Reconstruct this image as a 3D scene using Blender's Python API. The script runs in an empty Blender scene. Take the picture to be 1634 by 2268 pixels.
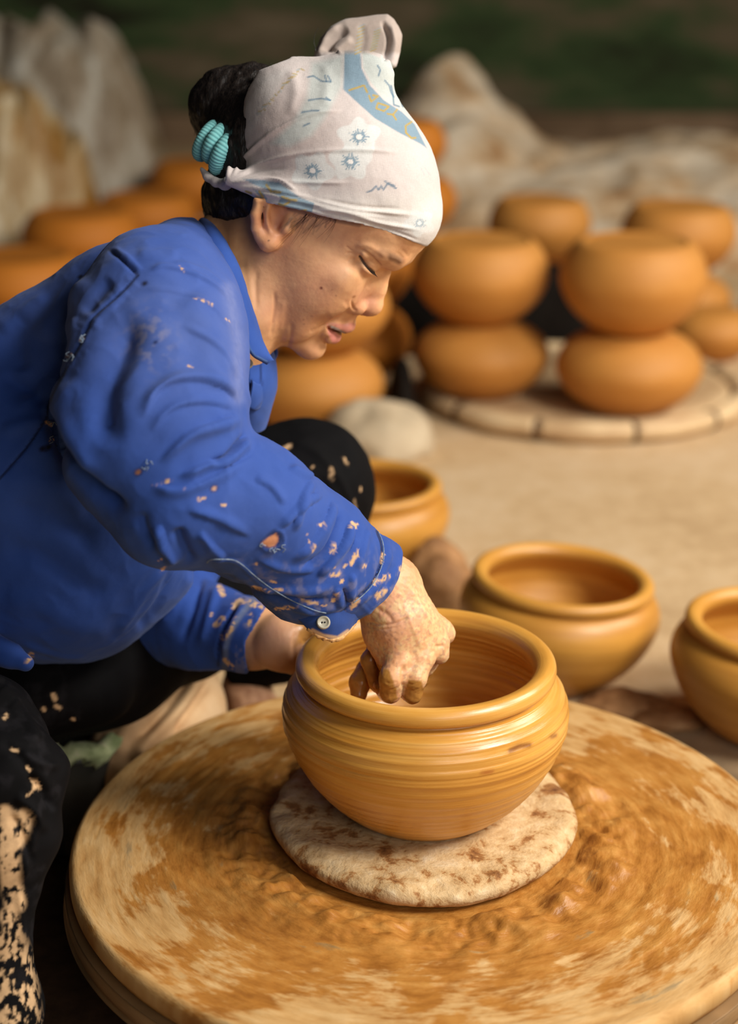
import bpy, bmesh, math, random
import numpy as np
from mathutils import Vector, Matrix

# ------------------------------------------------------------------ camera, light, exposure
W, H, F = 1634, 2268, 3700.0                      # frame and focal length in pixels
PITCH = math.radians(19.5)
CAM = np.array([0.0, 0.0, 0.92])
FW = np.array([0.0, math.cos(PITCH), -math.sin(PITCH)])
RT = np.array([1.0, 0.0, 0.0])
UP = np.array([0.0, math.sin(PITCH), math.cos(PITCH)])
C = bpy.context.scene.collection
scene = bpy.context.scene

cam_data = bpy.data.cameras.new('camera')
cam = bpy.data.objects.new('camera', cam_data)
C.objects.link(cam)
cam.location = CAM
cam.rotation_euler = (math.pi / 2 - PITCH, 0, 0)
cam_data.sensor_fit = 'VERTICAL'
cam_data.sensor_height = 36.0
cam_data.lens = F / H * 36.0
cam_data.clip_start = 0.05
cam_data.dof.use_dof = True
cam_data.dof.focus_distance = 1.40
cam_data.dof.aperture_fstop = 3.0
scene.camera = cam

world = bpy.data.worlds.new('world')
scene.world = world
world.use_nodes = True
world.node_tree.nodes['Background'].inputs[0].default_value = (0.86, 0.90, 1.0, 1)
world.node_tree.nodes['Background'].inputs[1].default_value = 0.012


def area_light(name, loc, target, sx, sy, power, color):
    d = bpy.data.lights.new(name, 'AREA')
    d.shape = 'RECTANGLE'
    d.size, d.size_y, d.energy, d.color = sx, sy, power, color
    o = bpy.data.objects.new(name, d)
    C.objects.link(o)
    o.location = loc
    o.rotation_euler = (Vector(target) - Vector(loc)).to_track_quat('-Z', 'Y').to_euler()
    return o


# the open side of the shed lies to the right of the potter and a little in front of her
area_light('open_side_daylight', (1.85, 0.40, 2.25), (0.0, 1.5, 0.30), 1.0, 0.9, 110, (1.0, 0.955, 0.89))
area_light('front_fill', (1.15, -1.35, 1.55), (-0.1, 1.5, 0.45), 1.6, 1.0, 30, (1.0, 0.97, 0.94))  # fill lamp added to brighten the face from the camera side
area_light('background_fill', (2.9, 2.2, 2.5), (0.3, 4.0, 0.2), 1.4, 1.2, 108, (1.0, 0.95, 0.86))  # lamp added to brighten the background, where the side light falls off

scene.view_settings.view_transform = 'Standard'
scene.view_settings.look = 'None'
scene.view_settings.exposure = 0.0
scene.view_settings.gamma = 1.0
scene.view_settings.use_curve_mapping = False


# ------------------------------------------------------------------ helpers
def c2w(P):
    """camera coordinates (right, up, depth) -> world"""
    P = np.asarray(P, float)
    return CAM + P[..., :1] * RT + P[..., 1:2] * UP + P[..., 2:3] * FW


def px(u, v, d):
    return np.array([(u - W / 2) * d / F, (H / 2 - v) * d / F, d])


def at(u, v, d):
    """the point seen at pixel (u, v), d metres in front of the camera"""
    return c2w(px(u, v, d))


def on_plane(u, v, z=0.0):
    r = FW + (u - W / 2) / F * RT + (H / 2 - v) / F * UP
    return CAM + r * ((z - CAM[2]) / r[2])


def to_px(Pw):
    q = np.asarray(Pw, float) - CAM
    d = q @ FW
    return W / 2 + F * (q @ RT) / d, H / 2 - F * (q @ UP) / d, d


def srgb(r, g, b):
    f = lambda c: c / 12.92 if c <= 0.04045 else ((c + 0.055) / 1.055) ** 2.4
    return (f(r / 255), f(g / 255), f(b / 255))


def mesh_obj(name, V, Fc, mat, parent=None, smooth=True):
    m = bpy.data.meshes.new(name)
    V = np.asarray(V, np.float32)
    if isinstance(Fc, np.ndarray):
        k = Fc.shape[1]
        m.vertices.add(len(V))
        m.vertices.foreach_set('co', V.ravel())
        m.loops.add(Fc.size)
        m.loops.foreach_set('vertex_index', Fc.astype(np.int32).ravel())
        m.polygons.add(len(Fc))
        m.polygons.foreach_set('loop_start', np.arange(0, Fc.size, k, dtype=np.int32))
        m.update(calc_edges=True)
    else:
        m.from_pydata([tuple(map(float, v)) for v in V], [], Fc)
        m.update()
    m.polygons.foreach_set('use_smooth', np.full(len(m.polygons), smooth))
    if mat:
        m.materials.append(mat)
    o = bpy.data.objects.new(name, m)
    C.objects.link(o)
    if parent:
        o.parent = parent
        o.matrix_parent_inverse = parent.matrix_world.inverted() if parent.type != 'EMPTY' else Matrix.Translation(parent.location).inverted()
    return o


def empty(name, loc):
    o = bpy.data.objects.new(name, None)
    C.objects.link(o)
    o.location = loc
    o.empty_display_size = 0.05
    return o


def tag(o, label=None, cat=None, group=None, kind=None):
    for k, v in (('label', label), ('category', cat), ('group', group), ('kind', kind)):
        if v:
            o[k] = v
    return o


def vcol(o, cols, name='Col'):
    a = o.data.color_attributes.new(name, 'FLOAT_COLOR', 'POINT')
    c = np.ones((len(o.data.vertices), 4), np.float32)
    c[:, :cols.shape[1]] = cols
    a.data.foreach_set('color', c.ravel())


def bm_obj(name, bm, mat, parent=None, smooth=True):
    m = bpy.data.meshes.new(name)
    bm.to_mesh(m)
    bm.free()
    m.polygons.foreach_set('use_smooth', np.full(len(m.polygons), smooth))
    if mat:
        m.materials.append(mat)
    o = bpy.data.objects.new(name, m)
    C.objects.link(o)
    if parent:
        o.parent = parent
    return o


# ---- materials
def new_mat(name, rough=0.6, spec=0.4):
    m = bpy.data.materials.new(name)
    m.use_nodes = True
    nt = m.node_tree
    b = nt.nodes['Principled BSDF']
    b.inputs['Roughness'].default_value = rough
    b.inputs['Specular IOR Level'].default_value = spec
    return m, nt, b


class NB:
    """tiny node builder"""
    def __init__(s, nt):
        s.nt = nt
        s.L = nt.links.new

    def n(s, t, **kw):
        x = s.nt.nodes.new(t)
        for k, v in kw.items():
            if k.startswith('i_'):
                k2 = k[2:]
                k2 = int(k2) if k2.isdigit() else k2.replace('_', ' ')
                if hasattr(v, 'is_linked') or hasattr(v, 'links'):
                    s.L(v, x.inputs[k2])
                else:
                    x.inputs[k2].default_value = v
            else:
                setattr(x, k, v)
        return x

    def math(s, op, a, b=None, c=None):
        x = s.nt.nodes.new('ShaderNodeMath')
        x.operation = op
        for i, v in enumerate((a, b, c)):
            if v is None:
                continue
            if isinstance(v, (int, float)):
                x.inputs[i].default_value = v
            else:
                s.L(v, x.inputs[i])
        return x.outputs[0]

    def ramp(s, fac, stops):
        x = s.nt.nodes.new('ShaderNodeValToRGB')
        e = x.color_ramp.elements
        while len(e) < len(stops):
            e.new(0.5)
        for el, (p, c) in zip(e, stops):
            el.position = p
            el.color = (*c, 1) if len(c) == 3 else c
        s.L(fac, x.inputs[0])
        return x.outputs[0]

    def mix(s, fac, a, b, mode='MIX'):
        x = s.nt.nodes.new('ShaderNodeMix')
        x.data_type = 'RGBA'
        x.blend_type = mode
        for sock, v in ((x.inputs[0], fac), (x.inputs[6], a), (x.inputs[7], b)):
            if isinstance(v, (int, float)):
                sock.default_value = v
            elif isinstance(v, tuple):
                sock.default_value = (*v, 1) if len(v) == 3 else v
            else:
                s.L(v, sock)
        return x.outputs[2]

    def noise(s, vec, scale, detail=4, rough=0.55, dist=0.0):
        x = s.n('ShaderNodeTexNoise')
        x.inputs['Scale'].default_value = scale
        x.inputs['Detail'].default_value = detail
        x.inputs['Roughness'].default_value = rough
        x.inputs['Distortion'].default_value = dist
        if vec is not None:
            s.L(vec, x.inputs['Vector'])
        return x.outputs['Fac']

    def mapped(s, vec, scale=(1, 1, 1), loc=(0, 0, 0)):
        x = s.n('ShaderNodeMapping')
        x.inputs['Scale'].default_value = scale
        x.inputs['Location'].default_value = loc
        s.L(vec, x.inputs['Vector'])
        return x.outputs[0]

    def bump(s, b, height, strength=0.3, dist=0.002):
        x = s.n('ShaderNodeBump')
        x.inputs['Strength'].default_value = strength
        x.inputs['Distance'].default_value = dist
        s.L(height, x.inputs['Height'])
        s.L(x.outputs[0], b.inputs['Normal'])


def clay_mat(name, dark, light, rough, band=120.0, bump=0.25, spec=0.5, coat=0.0):
    m, nt, b = new_mat(name, rough, spec)
    k = NB(nt)
    co = k.n('ShaderNodeTexCoord').outputs['Object']
    n1 = k.noise(k.mapped(co, (3, 3, band)), 1.0, 5, 0.6)
    n2 = k.noise(co, 9.0, 3)
    f = k.math('ADD', k.math('MULTIPLY', n1, 0.65), k.math('MULTIPLY', n2, 0.35))
    c = k.ramp(f, [(0.36, dark), (0.64, light)])
    k.L(c, b.inputs['Base Color'])
    k.bump(b, n1, bump, 0.002)
    if coat:
        b.inputs['Coat Weight'].default_value = coat
        b.inputs['Coat Roughness'].default_value = 0.25
    return m


def noise_mat(name, stops, scale=8.0, rough=0.8, bump=0.2, bdist=0.004, detail=6, stretch=(1, 1, 1), spec=0.3, bscale=None):
    m, nt, b = new_mat(name, rough, spec)
    k = NB(nt)
    co = k.mapped(k.n('ShaderNodeTexCoord').outputs['Object'], stretch)
    n = k.noise(co, scale, detail, 0.6)
    k.L(k.ramp(n, stops), b.inputs['Base Color'])
    k.bump(b, k.noise(co, bscale or scale * 3, 6, 0.6), bump, bdist)
    return m


def lathe(profile, seg=96):
    P = np.asarray(profile, float)
    n = len(P)
    th = np.linspace(0, 2 * math.pi, seg, endpoint=False)
    V = np.stack([np.outer(P[:, 0], np.cos(th)), np.outer(P[:, 0], np.sin(th)), np.repeat(P[:, 1:2], seg, 1)], -1).reshape(-1, 3)
    i = np.arange(n - 1)[:, None] * seg
    j = np.arange(seg)[None]
    j2 = (j + 1) % seg
    Q = np.stack([i + j, i + j2, i + seg + j2, i + seg + j], -1).reshape(-1, 4)
    return V, Q


def spline(pts, n):
    """Catmull-Rom through pts, n points"""
    P = np.asarray(pts, float)
    P = np.vstack([2 * P[0] - P[1], P, 2 * P[-1] - P[-2]])
    t = np.linspace(0, len(P) - 3 - 1e-9, n)
    i = t.astype(int)
    t = (t - i)[:, None]
    a, b, c, d = P[i], P[i + 1], P[i + 2], P[i + 3]
    return 0.5 * (2 * b + (c - a) * t + (2 * a - 5 * b + 4 * c - d) * t ** 2 + (3 * b - a - 3 * c + d) * t ** 3)


def tube(path, radii, seg=10, cap=True):
    P = np.asarray(path, float)
    n = len(P)
    R = np.broadcast_to(np.asarray(radii, float), (n,))
    T = np.gradient(P, axis=0)
    T /= np.linalg.norm(T, axis=1)[:, None] + 1e-12
    ref = np.array([0, 0, 1.0]) if abs(T[0, 2]) < 0.9 else np.array([1.0, 0, 0])
    N = np.zeros_like(P)
    v = ref - T[0] * (ref @ T[0])
    for i in range(n):
        v = v - T[i] * (v @ T[i])
        v /= np.linalg.norm(v) + 1e-12
        N[i] = v
    B = np.cross(T, N)
    th = np.linspace(0, 2 * math.pi, seg, endpoint=False)
    V = (P[:, None] + R[:, None, None] * (np.cos(th)[None, :, None] * N[:, None] + np.sin(th)[None, :, None] * B[:, None])).reshape(-1, 3)
    i = np.arange(n - 1)[:, None] * seg
    j = np.arange(seg)[None]
    j2 = (j + 1) % seg
    Q = np.stack([i + j, i + j2, i + seg + j2, i + seg + j], -1).reshape(-1, 4)
    faces = [tuple(q) for q in Q]
    if cap:
        faces += [tuple(range(seg - 1, -1, -1)), tuple(range((n - 1) * seg, n * seg))]
    return V, faces


def join_geo(parts):
    V, Fc, o = [], [], 0
    for v, f in parts:
        V.append(np.asarray(v, float))
        Fc += [tuple(int(a) + o for a in q) for q in f]
        o += len(v)
    return np.vstack(V), Fc

# ------------------------------------------------------------------ signed distance modelling (camera space, metres)
def smin(a, b, k):
    if k <= 0:
        return np.minimum(a, b)
    h = np.maximum(k - np.abs(a - b), 0) / k
    return np.minimum(a, b) - h * h * k * 0.25


class Field:
    def __init__(s, xs, ys, zs):
        s.ax = [np.asarray(a, np.float32) for a in (xs, ys, zs)]
        s.S = np.full([len(a) for a in s.ax], 1.0, np.float32)

    def box(s, lo, hi, pad):
        sl = []
        for a, l, h in zip(s.ax, lo, hi):
            i0, i1 = np.searchsorted(a, l - pad), np.searchsorted(a, h + pad)
            if i1 <= i0:
                return None
            sl.append(slice(i0, i1))
        return tuple(sl)

    def apply(s, fn, lo, hi, k=0.0, op='add', pad=0.006):
        sl = s.box(lo, hi, pad + k)
        if sl is None:
            return
        X = s.ax[0][sl[0]][:, None, None]
        Y = s.ax[1][sl[1]][None, :, None]
        Z = s.ax[2][sl[2]][None, None, :]
        d = fn(X, Y, Z)
        if op == 'add':
            s.S[sl] = smin(s.S[sl], d, k)
        elif op == 'sub':
            s.S[sl] = -smin(-s.S[sl], d, k)
        elif op == 'int':
            s.S[sl] = -smin(-s.S[sl], -d, k)
        elif op == 'disp':
            s.S[sl] += d

    def chain(s, nodes, k=0.0, op='add', zs=1.0):
        """round cones through nodes (x, y, z, r); zs squashes the depth axis (cross-section depth = zs * width)"""
        for a, b in zip(nodes[:-1], nodes[1:]):
            a, b = np.asarray(a, float), np.asarray(b, float)
            r = max(a[3], b[3])
            lo, hi = np.minimum(a[:3], b[:3]) - r * max(1, zs), np.maximum(a[:3], b[:3]) + r * max(1, zs)

            def fn(X, Y, Z, a=a, b=b):
                ba = b[:3] - a[:3]
                bz = ba[2] / zs
                L2 = ba[0] ** 2 + ba[1] ** 2 + bz ** 2 + 1e-12
                px_, py_, pz_ = X - a[0], Y - a[1], (Z - a[2]) / zs
                t = np.clip((px_ * ba[0] + py_ * ba[1] + pz_ * bz) / L2, 0, 1)
                d = np.sqrt((px_ - t * ba[0]) ** 2 + (py_ - t * ba[1]) ** 2 + (pz_ - t * bz) ** 2)
                return (d - (a[3] + (b[3] - a[3]) * t)) * min(1.0, zs)
            s.apply(fn, lo, hi, k, op)

    def mesh(s):
        S = s.S
        for sl in (np.s_[0], np.s_[-1], np.s_[:, 0], np.s_[:, -1], np.s_[:, :, 0], np.s_[:, :, -1]):
            S[sl] = np.maximum(S[sl], 1e-4)          # close whatever reaches the edge of the grid
        neg = S < 0
        n0, n1, n2 = S.shape
        cnt = np.zeros((n0 - 1, n1 - 1, n2 - 1), np.uint8)
        for a in (0, 1):
            for b in (0, 1):
                for c in (0, 1):
                    cnt += neg[a:n0 - 1 + a, b:n1 - 1 + b, c:n2 - 1 + c]
        ci = np.argwhere((cnt > 0) & (cnt < 8))
        idx = np.full(cnt.shape, -1, np.int32)
        idx[tuple(ci.T)] = np.arange(len(ci))
        acc = np.zeros((len(ci), 3))
        num = np.zeros(len(ci))
        corners = [(a, b, c) for a in (0, 1) for b in (0, 1) for c in (0, 1)]
        val = {c: S[ci[:, 0] + c[0], ci[:, 1] + c[1], ci[:, 2] + c[2]] for c in corners}
        for c in corners:
            for ax in range(3):
                if c[ax]:
                    continue
                e = list(c)
                e[ax] = 1
                a, b = val[c], val[tuple(e)]
                m = (a < 0) != (b < 0)
                t = np.where(m, a / np.where(m, a - b, 1), 0)
                for q in range(3):
                    A = s.ax[q]
                    p0 = A[ci[:, q] + c[q]]
                    if q == ax:
                        p0 = p0 + t * (A[ci[:, q] + 1] - A[ci[:, q]])
                    acc[:, q] += np.where(m, p0, 0)
                num += m
        V = acc / np.maximum(num, 1)[:, None]
        quads = []
        for ax in range(3):
            sl0 = [slice(1, -1)] * 3
            sl1 = [slice(1, -1)] * 3
            sl0[ax] = slice(0, -1)
            sl1[ax] = slice(1, None)
            A, B = neg[tuple(sl0)], neg[tuple(sl1)]
            e = np.argwhere(A != B)
            if not len(e):
                continue
            flip = A[tuple(e.T)]
            g = e.copy()
            for q in range(3):
                if q != ax:
                    g[:, q] += 1
            u, w = (ax + 1) % 3, (ax + 2) % 3

            def cell(du, dw):
                h = g.copy()
                h[:, u] += du
                h[:, w] += dw
                return idx[tuple(h.T)]
            q4 = np.stack([cell(-1, -1), cell(0, -1), cell(0, 0), cell(-1, 0)], 1)
            q4[~flip] = q4[~flip][:, ::-1]
            quads.append(q4)
        Q = np.vstack(quads)
        Q = Q[(Q >= 0).all(1)]
        # camera space is left handed, so the winding turns over when it goes to the world
        return V, Q[:, ::-1].copy()


def vnormals(V, Q):
    a = V[Q[:, 2]] - V[Q[:, 0]]
    b = V[Q[:, 3]] - V[Q[:, 1]]
    fn = np.cross(a, b)
    N = np.zeros_like(V)
    for i in range(4):
        for q in range(3):
            N[:, q] += np.bincount(Q[:, i], fn[:, q], len(V))
    return N / (np.linalg.norm(N, axis=1)[:, None] + 1e-12)


def smooth_mesh(V, Q, it=1, lam=0.5, mask=None):
    for _ in range(it):
        s_ = np.zeros_like(V)
        c_ = np.zeros(len(V))
        for i in range(4):
            a, b = Q[:, i], Q[:, (i + 1) % 4]
            for q in range(3):
                s_[:, q] += np.bincount(a, V[b, q], len(V)) + np.bincount(b, V[a, q], len(V))
            c_ += np.bincount(a, minlength=len(V)) + np.bincount(b, minlength=len(V))
        l = lam if mask is None else lam * mask[:, None]
        V = V + l * (s_ / np.maximum(c_, 1)[:, None] - V)
    return V


def subdivide(V, Q):
    """one linear split of every quad"""
    E = np.sort(np.stack([Q, np.roll(Q, -1, 1)], -1).reshape(-1, 2), 1)
    key = E[:, 0].astype(np.int64) * len(V) + E[:, 1]
    uk, inv = np.unique(key, return_inverse=True)
    e0, e1 = uk // len(V), uk % len(V)
    n = len(V)
    VV = np.vstack([V, 0.5 * (V[e0] + V[e1]), V[Q].mean(1)])
    ei = n + inv.reshape(-1, 4)
    fc = n + len(uk) + np.arange(len(Q))
    out = [np.stack([Q[:, i], ei[:, i], fc, ei[:, i - 1]], 1) for i in range(4)]
    return VV, np.vstack(out)


def keep_faces(V, Q, mask):
    Q = Q[mask[Q].all(1)]
    u, inv = np.unique(Q, return_inverse=True)
    return V[u], inv.reshape(-1, 4), u


def proj(V):
    """pixel coordinates of camera-space points"""
    return W / 2 + F * V[:, 0] / V[:, 2], H / 2 - F * V[:, 1] / V[:, 2]


def seg_dist(U, Vv, pts, closed=False, radii=None):
    """pixel distance from (U, Vv) to a polyline, the nearest parameter 0..1 and the signed side"""
    P = np.asarray(pts, float)
    if closed:
        P = np.vstack([P, P[:1]])
    best = np.full(np.shape(U), 1e9)
    par = np.zeros(np.shape(U))
    side = np.zeros(np.shape(U))
    n = len(P) - 1
    for i in range(n):
        a, b = P[i], P[i + 1]
        d = b - a
        t = np.clip(((U - a[0]) * d[0] + (Vv - a[1]) * d[1]) / (d @ d + 1e-9), 0, 1)
        q = np.hypot(U - a[0] - t * d[0], Vv - a[1] - t * d[1])
        m = q < best
        best = np.where(m, q, best)
        par = np.where(m, (i + t) / n, par)
        side = np.where(m, np.sign((U - a[0]) * d[1] - (Vv - a[1]) * d[0]), side)
    return best, par, side


def in_poly(U, Vv, pts):
    P = np.asarray(pts, float)
    c = np.zeros(np.shape(U), bool)
    j = len(P) - 1
    for i in range(len(P)):
        yi, yj = P[i, 1], P[j, 1]
        xi, xj = P[i, 0], P[j, 0]
        with np.errstate(divide='ignore', invalid='ignore'):
            x = (xj - xi) * (Vv - yi) / (yj - yi + 1e-12) + xi
        c ^= ((yi > Vv) != (yj > Vv)) & (U < x)
        j = i
    return c


def sdf_poly(U, Vv, pts):
    d, _, _ = seg_dist(U, Vv, pts, True)
    return np.where(in_poly(U, Vv, pts), -d, d)


_rng = np.random.RandomState(5)
_LAT = _rng.rand(64, 64, 64).astype(np.float32)


def vnoise(P, scale, off=0.0):
    """smooth value noise, 0..1"""
    p = np.asarray(P, float) * scale + off + 1000.0
    i = np.floor(p).astype(int)
    f = p - i
    f = f * f * (3 - 2 * f)
    r = 0
    for a in (0, 1):
        for b in (0, 1):
            for c in (0, 1):
                w = (f[:, 0] if a else 1 - f[:, 0]) * (f[:, 1] if b else 1 - f[:, 1]) * (f[:, 2] if c else 1 - f[:, 2])
                r = r + w * _LAT[(i[:, 0] + a) & 63, (i[:, 1] + b) & 63, (i[:, 2] + c) & 63]
    return r


_NR = np.array([[0.36, 0.48, -0.80], [-0.80, 0.60, 0.0], [0.48, 0.64, 0.60]])


def fbm(P, scale, octv=3, off=0.0):
    r, a, t = 0, 1.0, 0
    P = np.asarray(P, float)
    for o in range(octv):
        P = P @ _NR
        r = r + a * vnoise(P, scale * 2 ** o, off + 17.3 * o)
        t += a
        a *= 0.5
    return r / t


def sstep(x, a, b):
    t = np.clip((x - a) / (b - a), 0, 1)
    return t * t * (3 - 2 * t)


def wrinkle(V, N, lines, mask=None):
    """lines: (pixel polyline, width px, height mm[, ridge power]) raise (+) or crease (-) the cloth along a curve"""
    U, Vv = proj(V)
    front = N[:, 2] < 0.15
    h = np.zeros(len(V))
    for ln in lines:
        pts, w, a = ln[:3]
        pts = spline(pts, max(8, 5 * len(pts)))
        lo, hi = pts.min(0) - 3 * w, pts.max(0) + 3 * w
        m = front & (U > lo[0]) & (U < hi[0]) & (Vv > lo[1]) & (Vv < hi[1])
        if mask is not None:
            m &= mask
        ii = np.nonzero(m)[0]
        if not len(ii):
            continue
        d, t, sd = seg_dist(U[ii], Vv[ii], pts)
        fall = np.clip(np.minimum(t, 1 - t) * 5, 0, 1)
        fall = fall * fall * (3 - 2 * fall)
        if len(ln) > 3:            # one-sided fold: sharp on one side, gentle on the other
            ww = np.where(sd * ln[3] > 0, w, max(w * 0.28, 4.5))
        else:
            ww = w
        h[ii] += a * 0.001 * np.exp(-(d / ww) ** 2) * fall
    return V + N * h[:, None]

# ------------------------------------------------------------------ materials
M_clay_wet = clay_mat('wet thrown clay', (0.38, 0.15, 0.018), (0.62, 0.30, 0.055), 0.36, 170, 0.35, 0.5)
M_clay_damp = clay_mat('damp clay', (0.44, 0.185, 0.024), (0.62, 0.30, 0.052), 0.42, 60, 0.15, 0.5)
M_clay_dry = clay_mat('leather hard clay', (0.44, 0.172, 0.027), (0.54, 0.240, 0.050), 0.62, 20, 0.1, 0.35)
M_clay_far = clay_mat('orange clay', (0.46, 0.145, 0.012), (0.54, 0.185, 0.020), 0.65, 20, 0.1, 0.3)
M_lump = noise_mat('rough clay lump', [(0.3, (0.16, 0.065, 0.02)), (0.55, (0.38, 0.19, 0.075)), (0.75, (0.55, 0.33, 0.16))], 14, 0.7, 0.6, 0.01)
M_bamboo = noise_mat('bamboo', [(0.3, (0.42, 0.25, 0.12)), (0.6, (0.66, 0.47, 0.26)), (0.8, (0.74, 0.58, 0.36))], 6, 0.55, 0.2, 0.002, 5, (1, 1, 6))
M_binding = noise_mat('dark cane binding', [(0.3, (0.05, 0.025, 0.012)), (0.7, (0.16, 0.09, 0.045))], 60, 0.7)
M_tarp_right = noise_mat('dusty beige sheet', [(0.32, (0.30, 0.14, 0.045)), (0.44, (0.50, 0.34, 0.19)), (0.56, (0.62, 0.49, 0.34)), (0.72, (0.74, 0.63, 0.48))], 6.5, 0.7, 0.4, 0.02, 5)
M_tarp_grey = noise_mat('grey plastic sheet', [(0.34, (0.17, 0.115, 0.06)), (0.48, (0.30, 0.235, 0.16)), (0.60, (0.42, 0.37, 0.29)), (0.70, (0.62, 0.60, 0.53))], 4.5, 0.40, 0.5, 0.03, 4, (2.2, 1, 0.9))
M_tarp_ochre = noise_mat('ochre stained plastic sheet', [(0.36, (0.27, 0.125, 0.022)), (0.47, (0.38, 0.24, 0.10)), (0.56, (0.50, 0.37, 0.20)), (0.68, (0.72, 0.64, 0.48))], 5, 0.38, 0.5, 0.03, 4, (3.0, 1, 0.8))
M_sack = noise_mat('pale sack', [(0.3, (0.34, 0.25, 0.15)), (0.7, (0.58, 0.47, 0.32))], 10, 0.8)
M_cloth_tan = noise_mat('clay stained tan cloth', [(0.3, (0.36, 0.19, 0.08)), (0.5, (0.52, 0.33, 0.17)), (0.75, (0.64, 0.47, 0.29))], 7, 0.75, 0.3, 0.004)


def floor_mat():
    m, nt, b = new_mat('trodden clay floor', 0.82, 0.25)
    k = NB(nt)
    co = k.n('ShaderNodeTexCoord').outputs['Object']
    n = k.noise(co, 3.0, 6, 0.62)
    n2 = k.noise(co, 26.0, 5, 0.65)
    base = k.ramp(k.math('ADD', k.math('MULTIPLY', n, 0.6), k.math('MULTIPLY', n2, 0.4)),
                  [(0.3, (0.40, 0.25, 0.12)), (0.47, (0.55, 0.375, 0.20)), (0.62, (0.62, 0.45, 0.27)), (0.78, (0.70, 0.55, 0.37))])
    # wet mud around the wheel, darkened further to paint in the shadow there
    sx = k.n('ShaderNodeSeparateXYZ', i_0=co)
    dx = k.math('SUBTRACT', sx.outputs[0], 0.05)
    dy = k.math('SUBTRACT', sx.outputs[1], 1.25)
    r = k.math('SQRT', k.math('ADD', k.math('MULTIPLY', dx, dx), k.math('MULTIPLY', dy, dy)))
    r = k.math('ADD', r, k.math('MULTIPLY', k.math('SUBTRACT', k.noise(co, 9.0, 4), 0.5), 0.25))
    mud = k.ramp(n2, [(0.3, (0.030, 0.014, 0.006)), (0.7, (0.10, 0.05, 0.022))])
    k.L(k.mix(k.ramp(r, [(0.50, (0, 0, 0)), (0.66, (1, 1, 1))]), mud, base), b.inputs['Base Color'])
    k.bump(b, n2, 0.35, 0.006)
    return m


# ------------------------------------------------------------------ the setting
def box_geo(x0, x1, y0, y1, z0, z1):
    V = [(x, y, z) for z in (z0, z1) for y in (y0, y1) for x in (x0, x1)]
    return V, [(0, 2, 3, 1), (4, 5, 7, 6), (0, 1, 5, 4), (2, 6, 7, 3), (1, 3, 7, 5), (0, 4, 6, 2)]


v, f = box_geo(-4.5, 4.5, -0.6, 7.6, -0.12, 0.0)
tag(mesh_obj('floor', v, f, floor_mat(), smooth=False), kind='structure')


def wall_mat():
    m, nt, b = new_mat('mossy dark wall', 0.9, 0.2)
    k = NB(nt)
    co = k.mapped(k.n('ShaderNodeTexCoord').outputs['Object'], (0.5, 1, 1.5))
    n = k.noise(co, 3.0, 5, 0.6)
    k.L(k.ramp(n, [(0.30, (0.018, 0.015, 0.008)), (0.44, (0.045, 0.072, 0.026)), (0.56, (0.115, 0.088, 0.050)), (0.72, (0.20, 0.155, 0.095))]), b.inputs['Base Color'])
    k.bump(b, k.noise(co, 20, 5), 0.4, 0.01)
    return m


v, f = box_geo(-4.5, 4.5, 7.5, 7.7, 0.0, 2.6)
tag(mesh_obj('wall_back', v, f, wall_mat(), smooth=False), kind='structure')
v, f = box_geo(-4.5, 4.5, 7.38, 7.5, 0.0, 0.13)
tag(mesh_obj('baseboard_back', v, f, noise_mat('brown plinth', [(0.3, (0.10, 0.06, 0.03)), (0.7, (0.26, 0.17, 0.10))], 3, 0.9), smooth=False), kind='structure')

# ------------------------------------------------------------------ pots
RIM_POT = [(0, 0.0), (0.030, 0.0), (0.060, 0.0), (0.0665, 0.002), (0.075, 0.008), (0.090, 0.021), (0.106, 0.040), (0.118, 0.060), (0.1255, 0.080), (0.1272, 0.091),
           (0.1255, 0.103), (0.1205, 0.1135), (0.1135, 0.1205), (0.1085, 0.1232), (0.1080, 0.1250), (0.1115, 0.1262), (0.1143, 0.1292), (0.1150, 0.1330),
           (0.1138, 0.1372), (0.1105, 0.1402), (0.1065, 0.1412), (0.1010, 0.1398), (0.0965, 0.1360), (0.0945, 0.131), (0.0965, 0.124), (0.104, 0.114),
           (0.1135, 0.101), (0.1155, 0.090), (0.1135, 0.078), (0.105, 0.058), (0.090, 0.036), (0.068, 0.020), (0.040, 0.013), (0.0, 0.012)]
# rimless pots: turned over so that the flat foot is on top, and squat ones under them
ROUND_POT = [(0, 0.0), (0.04, 0.0), (0.056, 0.001), (0.070, 0.006), (0.092, 0.019), (0.113, 0.038), (0.127, 0.058), (0.1335, 0.077), (0.1325, 0.095), (0.126, 0.112),
             (0.116, 0.1265), (0.106, 0.1355), (0.099, 0.1385), (0.094, 0.1388), (0.090, 0.1370), (0.085, 0.1355), (0.06, 0.1352), (0.03, 0.1352), (0.0, 0.1352)]
SQUAT_POT = [(0, 0.0), (0.04, 0.0), (0.062, 0.001), (0.076, 0.006), (0.100, 0.021), (0.120, 0.041), (0.131, 0.062), (0.1335, 0.077), (0.130, 0.093), (0.119, 0.110),
             (0.101, 0.1245), (0.082, 0.1335), (0.066, 0.1380), (0.056, 0.1390), (0.045, 0.1385), (0.02, 0.1385), (0.0, 0.1385)]


def resample(profile, n):
    return np.maximum(spline(profile, n), [0, -1])


def pot(name, profile, loc, mat, label, cat='pot', group=None, scale=1.0, zscale=1.0, seg=72, n=70, tilt=None, data=None):
    if data is None:
        V, Q = lathe(resample(profile, n), seg)
        o = mesh_obj(name, V, Q, mat)
    else:
        o = bpy.data.objects.new(name, data)
        C.objects.link(o)
    o.location = loc
    o.scale = (scale, scale, scale * zscale)
    if tilt:
        o.rotation_euler = tilt
    return tag(o, label, cat, group)


# --- the wheel with its turntable
WX, WY, WZ = 0.052, 1.335, 0.138
WR = 0.322


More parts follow.
